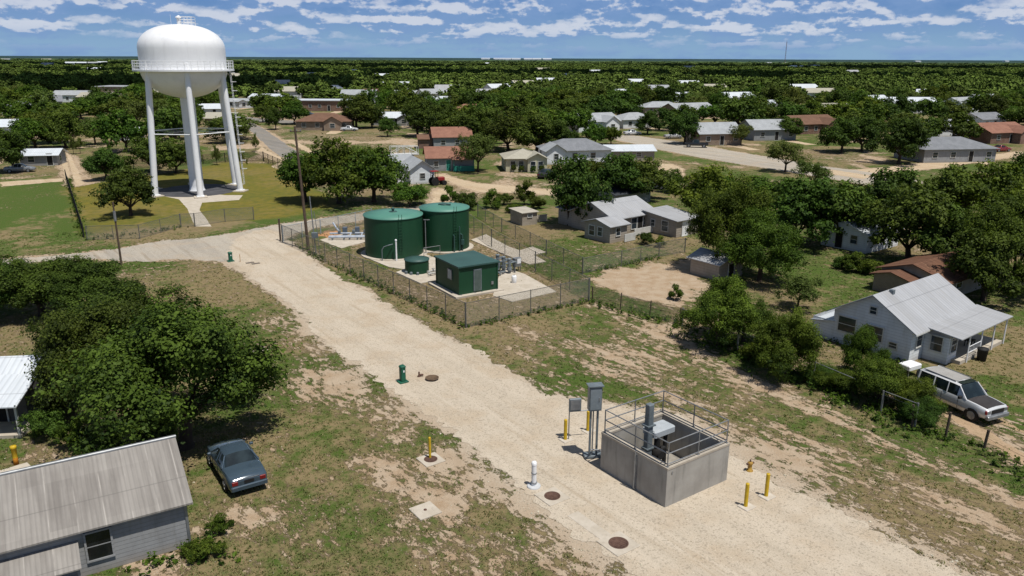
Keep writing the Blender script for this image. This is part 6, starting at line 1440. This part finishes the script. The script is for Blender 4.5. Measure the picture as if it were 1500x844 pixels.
# fence line on the right
T((13.908,49.698), 5.8, 4.2, 'bright', 'N', 2, 'leafy tree on the fence line below the dirt yard')
T((15.795,50.521), 3.6, 3.2, 'oak', 'N', 1, 'smaller dark tree leaning on the fence line tree')
T((16.536,44.295), 4.8, 3.8, 'bright', 'N', 0, 'leafy tree in the middle of the fence line')
T((22.109,57.943), 3.9, 2.6, 'mesquite', 'M', 1, 'young open tree on the lawn behind the fence line')
for i, (p, w, h, k_) in enumerate((((21.29,44.352), 2.9, 3.0, 'bush'), ((20.573,40.596), 4.2, 2.4, 'bush'), ((21.876,39.716), 3.6, 1.9, 'bush'), ((19.215,41.99), 3.2, 1.2, 'bush'), ((21.684,38.188), 2.6, 1.4, 'darkbush'), ((18.388,43.479), 2.8, .9, 'darkbush'),
        ((15.692,46.745), 2.4, 1.2, 'bush'), ((30.941,69.049), 2.6, 1.5, 'bush'), ((32.403,68.134), 2.8, 1.4, 'bush'), ((30.528,70.5), 2.2, 1.0, 'darkbush'), ((13.89,79.63), 1.9, 1.3, 'darkbush'), ((15.023,78.423), 1.6, .9, 'bush'), ((30.782,122.088), 3.5, 2., 'bush'), ((13.096,59.946), 1.5, 1.0, 'bush'))):
    tree(p, w/2, h, k_, 'N' if i < 6 else 'M', i % 2, ['tall shrub growing up the gable of the white house', 'broad dense bush in front of the white house', 'dense bush hiding the rear of the parked estate car', 'low bush on the fence line before the white house',
        'dark bush right at the fence near the parked estate car', 'low dark bush at the fence left of the white house', 'low bush between the two leafy fence trees', 'yellowish bush on the lawn above the white house', 'leafy bush right of the yellowish one',
        'small dark bush left of the yellowish one', 'dark rounded bush at the porch of the grey house', 'small bush beside the dark rounded one', 'bush beside the road bend', 'small bush on the sagging wire fence'][i])
# street trees left of centre
for p, w, h, k_, v, lab in (((-74.128,237.182), 5.5, 4.6, 'oak', 0, 'street tree nearest the water tower ladder'), ((-63.045,212.238), 5.2, 5.4, 'oak', 1, 'narrow street tree left of the tan house'), ((-62.97,230.287), 9.0, 5.8, 'bright', 2, 'round street tree beside the tan house with brown roof'),
        ((-42.638,217.599), 12., 8.4, 'oak', 1, 'tall dark oak right of the tan house'), ((-38.773,220.009), 8., 5.2, 'oak', 2, 'small dark oak at the foot of the tall one'), ((-30.586,194.814), 5., 4.2, 'oak', 0, 'narrow dark tree on the open lot'),
        ((-23.275,195.171), 11., 7.6, 'oak', 1, 'dark oak behind the flatbed trailer'), ((-17.581,199.02), 11., 7.2, 'oak', 0, 'dark oak behind the farther red roofed house'), ((-5.872,133.109), 8.2, 6.4, 'mesquite', 1, 'olive green round tree between red roof and cream house'),
        ((-5.838,174.076), 12., 7.4, 'oak', 2, 'left dense oak of the long row behind the cream house'), ((-0.838,163.761), 12., 7.2, 'oak', 0, 'second dense oak of the long row'), ((4.682,159.164), 12., 7.6, 'oak', 1, 'third dense oak of the long row'), ((8.398,159.312), 9., 6.0, 'oak', 2, 'right end oak of the long row'),
        ((1.707,224.504), 14., 8., 'oak', 1, 'large oak behind the long row, left'), ((13.946,220.685), 14., 7., 'oak', 2, 'large oak behind the long row, right'), ((18.524,177.99), 6.5, 4.6, 'bright', 0, 'light tree before the white gabled house'), ((22.063,178.147), 5., 4., 'bright', 1, 'small light tree near the road start'),
        ((13.398,174.913), 3.5, 3.0, 'oak', 0, 'tiny dark tree on the pale lot')):
    T(p, w, h, k_, 'M', v, lab)

# ------------------------------------------------------------------ procedural town trees
def d_(a, b): return math.hypot(a[0]-b[0], a[1]-b[1])
CLEAR = [STREET_N, ROAD_R, ROAD_R2, DRIVE_M, PATH_L, GOLD, LAWN_L, COMPOUND, [(-88.57,255.88),(-42.17,258.88),(-24.46,148.17),(-43.31,142.51)], [(57.01,179.69),(90.16,181.16),(69,137.34),(44.92,136.52)], [(-102.25,198.44),(-88.94,199.11),(-76.12,169.66),(-87.56,169.16)], [(27.65,217.09),(51.03,206.19),(83.37,176.54),(60.87,127.38),(18.69,144.76)], [(-102.38,343.81),(-73.75,346.3),(-59.29,277.39),(-82.42,275.79)], [(77.63,155.21),(114.58,177.89),(83.48,128.09),(64.25,127.48)],
   [(-30.58,186.44),(12.78,188.47),(7.15,102.45),(-17.05,101.82)]]
cand = []
y = 150.
while y < 345.:
    hw = y*.66+8; step = 9.2+(y-150)*.013
    n = int(2*hw/step)
    for i in range(n):
        x = -hw+step*(i+random.uniform(.1,.9)); yy = y+random.uniform(-.4,.4)*step
        cand.append((x, yy))
    y += step*.92
CX = np.array([c[0] for c in cand]); CY = np.array([c[1] for c in cand]); ok = np.ones(len(cand), bool)
for P in CLEAR: ok &= sdist(CX, CY, P) > 2.5
grove = fbm(CX/38, CY/38, 55, 2)
ok &= grove > .40
LABK = {('oak',0): 'dark green oak in the wooded part of town', ('bright',0): 'bright green tree in the wooded part of town', ('mesquite',0): 'pale feathery tree in the wooded part of town'}
cnt = 0
for i in range(len(cand)):
    if not ok[i] or cnt >= 205: continue
    x, yy = cand[i]; r = random.uniform(4.2, 6.8)
    bad = False
    for (hx_, hy_, hr) in HOUSES:
        if d_((x,yy), (hx_,hy_)) < hr+r*.75: bad = True; break
        # keep the view side of the houses open
        if yy < hy_ and hy_-yy < 17+(hy_ > 230)*22 and abs(x-(hx_*yy/hy_)) < hr*.9: bad = True; break
    if bad: continue
    if any(d_((x,yy), (t[0],t[1])) < (t[2]+r)*.62 for t in TREES): continue
    kd = random.choices(['oak','bright','mesquite'], [5,4,1])[0]
    tree((x,yy), r, random.uniform(5.6, 8.6), kd, 'F', random.randint(0,2), LABK[(kd,0)], group='trees between the houses and the woodland', rz=random.uniform(0,6.28)); cnt += 1
print('town trees', cnt, 'of', len(cand), 'total', len(TREES))

# ------------------------------------------------------------------ far woodland: instanced canopies
def forest_leaf(name, a, b):
    N = NT(name)
    ca = N.n('ShaderNodeVertexColor', layer_name='tint'); sp = N.n('ShaderNodeSeparateColor'); N.l(ca.outputs[0], sp.inputs[0])
    oi = N.n('ShaderNodeObjectInfo'); g = N.n('ShaderNodeNewGeometry').outputs['Position']
    c = N.mix(sp.outputs[0], a, b)
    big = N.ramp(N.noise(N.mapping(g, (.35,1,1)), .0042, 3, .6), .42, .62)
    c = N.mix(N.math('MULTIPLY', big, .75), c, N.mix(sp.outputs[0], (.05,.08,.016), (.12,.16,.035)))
    hs = N.n('ShaderNodeHueSaturation'); N.l(c, hs.inputs['Color']); N.l(N.math('ADD', N.math('MULTIPLY', oi.outputs['Random'], .7), .65), hs.inputs['Value'])
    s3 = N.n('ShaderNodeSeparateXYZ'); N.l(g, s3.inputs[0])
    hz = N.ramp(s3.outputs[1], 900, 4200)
    c2 = N.mix(N.math('MULTIPLY', hz, .85), hs.outputs[0], (.014,.036,.052))  # distance haze painted into the leaf colour, navy with growing y
    N.out(c2, .9, 0, None, .1); return N.m
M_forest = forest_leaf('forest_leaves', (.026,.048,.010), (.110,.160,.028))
def build_forest():
    protos = bpy.data.collections.new('canopy_shapes')
    for v in range(5):
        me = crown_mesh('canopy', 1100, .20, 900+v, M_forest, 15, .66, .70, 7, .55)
        o = bpy.data.objects.new('canopy', me); protos.objects.link(o)
    pts = []
    y = 335.
    while y < 2600:
        hw = y*.70+30; step = 9.0+max(0, y-500)*.011; n = int(2*hw/step)
        xs = -hw+step*(np.arange(n)+rng.uniform(.05,.95,n)); yy = y+rng.uniform(-.5,.5,n)*step
        pts.append(np.stack([xs, yy, np.full(n, step)], -1)); y += step*.9
    P = np.concatenate(pts); g = fbm(P[:,0]/60, P[:,1]/45, 71, 3)
    keep = (g > .36) | (P[:,1] > 1300); keep &= (fbm(P[:,0]/90, P[:,1]/200, 171, 2) > .30)
    for (hx_, hy_, hr) in HOUSES:
        dd = np.hypot(P[:,0]-hx_, P[:,1]-hy_); fr = (P[:,1] < hy_) & (hy_-P[:,1] < 24+max(0,hy_-300)*.16) & (np.abs(P[:,0]-hx_*P[:,1]/hy_) < hr*.7)
        keep &= (dd > hr+3.5) & ~fr
    P = P[keep]; n = len(P); print('forest', n)
    # nearer ones may not stand on town trees
    me = bpy.data.meshes.new('woodland'); me.vertices.add(n)
    me.vertices.foreach_set('co', np.stack([P[:,0], P[:,1], np.zeros(n)], -1).astype(np.float32).ravel())
    s = rng.uniform(.55, 1.4, n)*P[:,2]*.62; hh = rng.uniform(4.0, 8.8, n)/1.4*(1+np.maximum(0,P[:,1]-900)/5000)
    for nm, tp, dat in (('scl', 'FLOAT_VECTOR', np.stack([s, s, hh], -1)), ('rot', 'FLOAT_VECTOR', np.stack([0*s, 0*s, rng.uniform(0, 6.28, n)], -1))):
        a = me.attributes.new(nm, tp, 'POINT'); a.data.foreach_set('vector', dat.astype(np.float32).ravel())
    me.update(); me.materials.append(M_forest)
    o = bpy.data.objects.new('woodland', me); COL.objects.link(o); tag(o, 'far dark green woodland stretching to the horizon behind the town', 'woodland', kind='stuff')
    ng = bpy.data.node_groups.new('scatter', 'GeometryNodeTree')
    ng.interface.new_socket('Geometry', in_out='INPUT', socket_type='NodeSocketGeometry'); ng.interface.new_socket('Geometry', in_out='OUTPUT', socket_type='NodeSocketGeometry')
    nd = ng.nodes; i_ = nd.new('NodeGroupInput'); o_ = nd.new('NodeGroupOutput')
    ip = nd.new('GeometryNodeInstanceOnPoints'); ci = nd.new('GeometryNodeCollectionInfo'); ci.inputs['Collection'].default_value = protos
    ci.inputs['Separate Children'].default_value = True; ci.inputs['Reset Children'].default_value = True
    m2p = nd.new('GeometryNodeMeshToPoints')
    ip.inputs['Pick Instance'].default_value = True
    def at(nm):
        a = nd.new('GeometryNodeInputNamedAttribute'); a.data_type = 'FLOAT_VECTOR'; a.inputs['Name'].default_value = nm; return a.outputs['Attribute']
    L = ng.links.new; L(i_.outputs[0], m2p.inputs[0]); L(m2p.outputs[0], ip.inputs['Points']); L(ci.outputs[0], ip.inputs['Instance'])
    L(at('scl'), ip.inputs['Scale']); e2r = nd.new('FunctionNodeEulerToRotation') if hasattr(bpy.types, 'FunctionNodeEulerToRotation') else None
    if e2r: L(at('rot'), e2r.inputs[0]); L(e2r.outputs[0], ip.inputs['Rotation'])
    else: L(at('rot'), ip.inputs['Rotation'])
    L(ip.outputs[0], o_.inputs[0])
    md = o.modifiers.new('scatter', 'NODES'); md.node_group = ng
    # beyond: the canopy as a rough sheet
    ny, nx = 300, 900; t = np.linspace(0, 1, ny); ys = 2300*(45000/2300)**t; s_ = np.linspace(-1, 1, nx)
    X = s_[None,:]*ys[:,None]*.8; Y = np.repeat(ys[:,None], nx, 1)
    Z = 4+9*(rng.uniform(size=X.shape)*.6+.8*(fbm(X/160, Y/300, 5, 3)-.3))+np.maximum(0, Y-9000)/36000*(40+60*(fbm(X/9000+3, Y/9000, 8, 2)-.5))*.35
    Z[0] = -1
    idx = np.arange(ny*nx).reshape(ny, nx); f = np.stack([idx[:-1,:-1], idx[:-1,1:], idx[1:,1:], idx[1:,:-1]], -1).reshape(-1, 4)
    me = bpy.data.meshes.new('distant_woodland'); V = np.stack([X, Y, Z], -1).reshape(-1, 3)
    me.from_pydata(V.tolist(), [], f.tolist()); me.update()
    at_ = me.color_attributes.new('tint', 'BYTE_COLOR', 'POINT'); a = np.ones((len(V), 4), np.float32); a[:,0] = rng.uniform(0, 1, len(V)); at_.data.foreach_set('color', a.ravel())
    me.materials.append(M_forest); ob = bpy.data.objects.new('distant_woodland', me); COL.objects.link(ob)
    tag(ob, 'dark blue green woodland at the horizon', 'woodland', kind='stuff')
build_forest()
# cloud meshes added out of view so their shadows darken parts of the woodland
M_shadow_cloud = plain('shadow_cloud', (.8,.8,.8), (.75,.75,.77), .002, 1., spec=0)
def shadow_cloud(cx, cy, w, d, seed, alt=620.):
    # the shadow falls at (cx, cy): the cloud stands towards the sun
    k = alt/math.tan(SUN_EL); x0, y0 = cx+k*math.cos(SUN_AZ), cy+k*math.sin(SUN_AZ)
    r = np.random.default_rng(seed); n = 40; mb = MB(); nu, nv = 120, 26
    vs = []
    for j in range(nv+1):
        ph = math.pi*j/nv-math.pi/2
        for i in range(nu):
            a = 2*math.pi*i/nu; q = 1+.55*(fbm(np.array([math.cos(a)*2.2+seed]), np.array([math.sin(a)*2.2+ph*.8]), seed, 5)[0]-.5)*2
            vs.append((w/2*q*math.cos(ph)*math.cos(a), d/2*q*math.cos(ph)*math.sin(a), (70 if ph > 0 else 12)*math.sin(ph)*q))
    mb.add(vs, [(j*nu+i, j*nu+(i+1)%nu, (j+1)*nu+(i+1)%nu, (j+1)*nu+i) for j in range(nv) for i in range(nu)], True)
    o = mb.build('shadow_cloud', M_shadow_cloud); o.location = (x0, y0, alt); tag(o, kind='structure')
shadow_cloud(-330, 470, 470, 190, 3); shadow_cloud(-60, 780, 900, 230, 5); shadow_cloud(520, 700, 560, 200, 8); shadow_cloud(-420, 1350, 900, 300, 11); shadow_cloud(700, 1500, 1300, 420, 13)
build_tufts(); build_stones(); build_weeds()
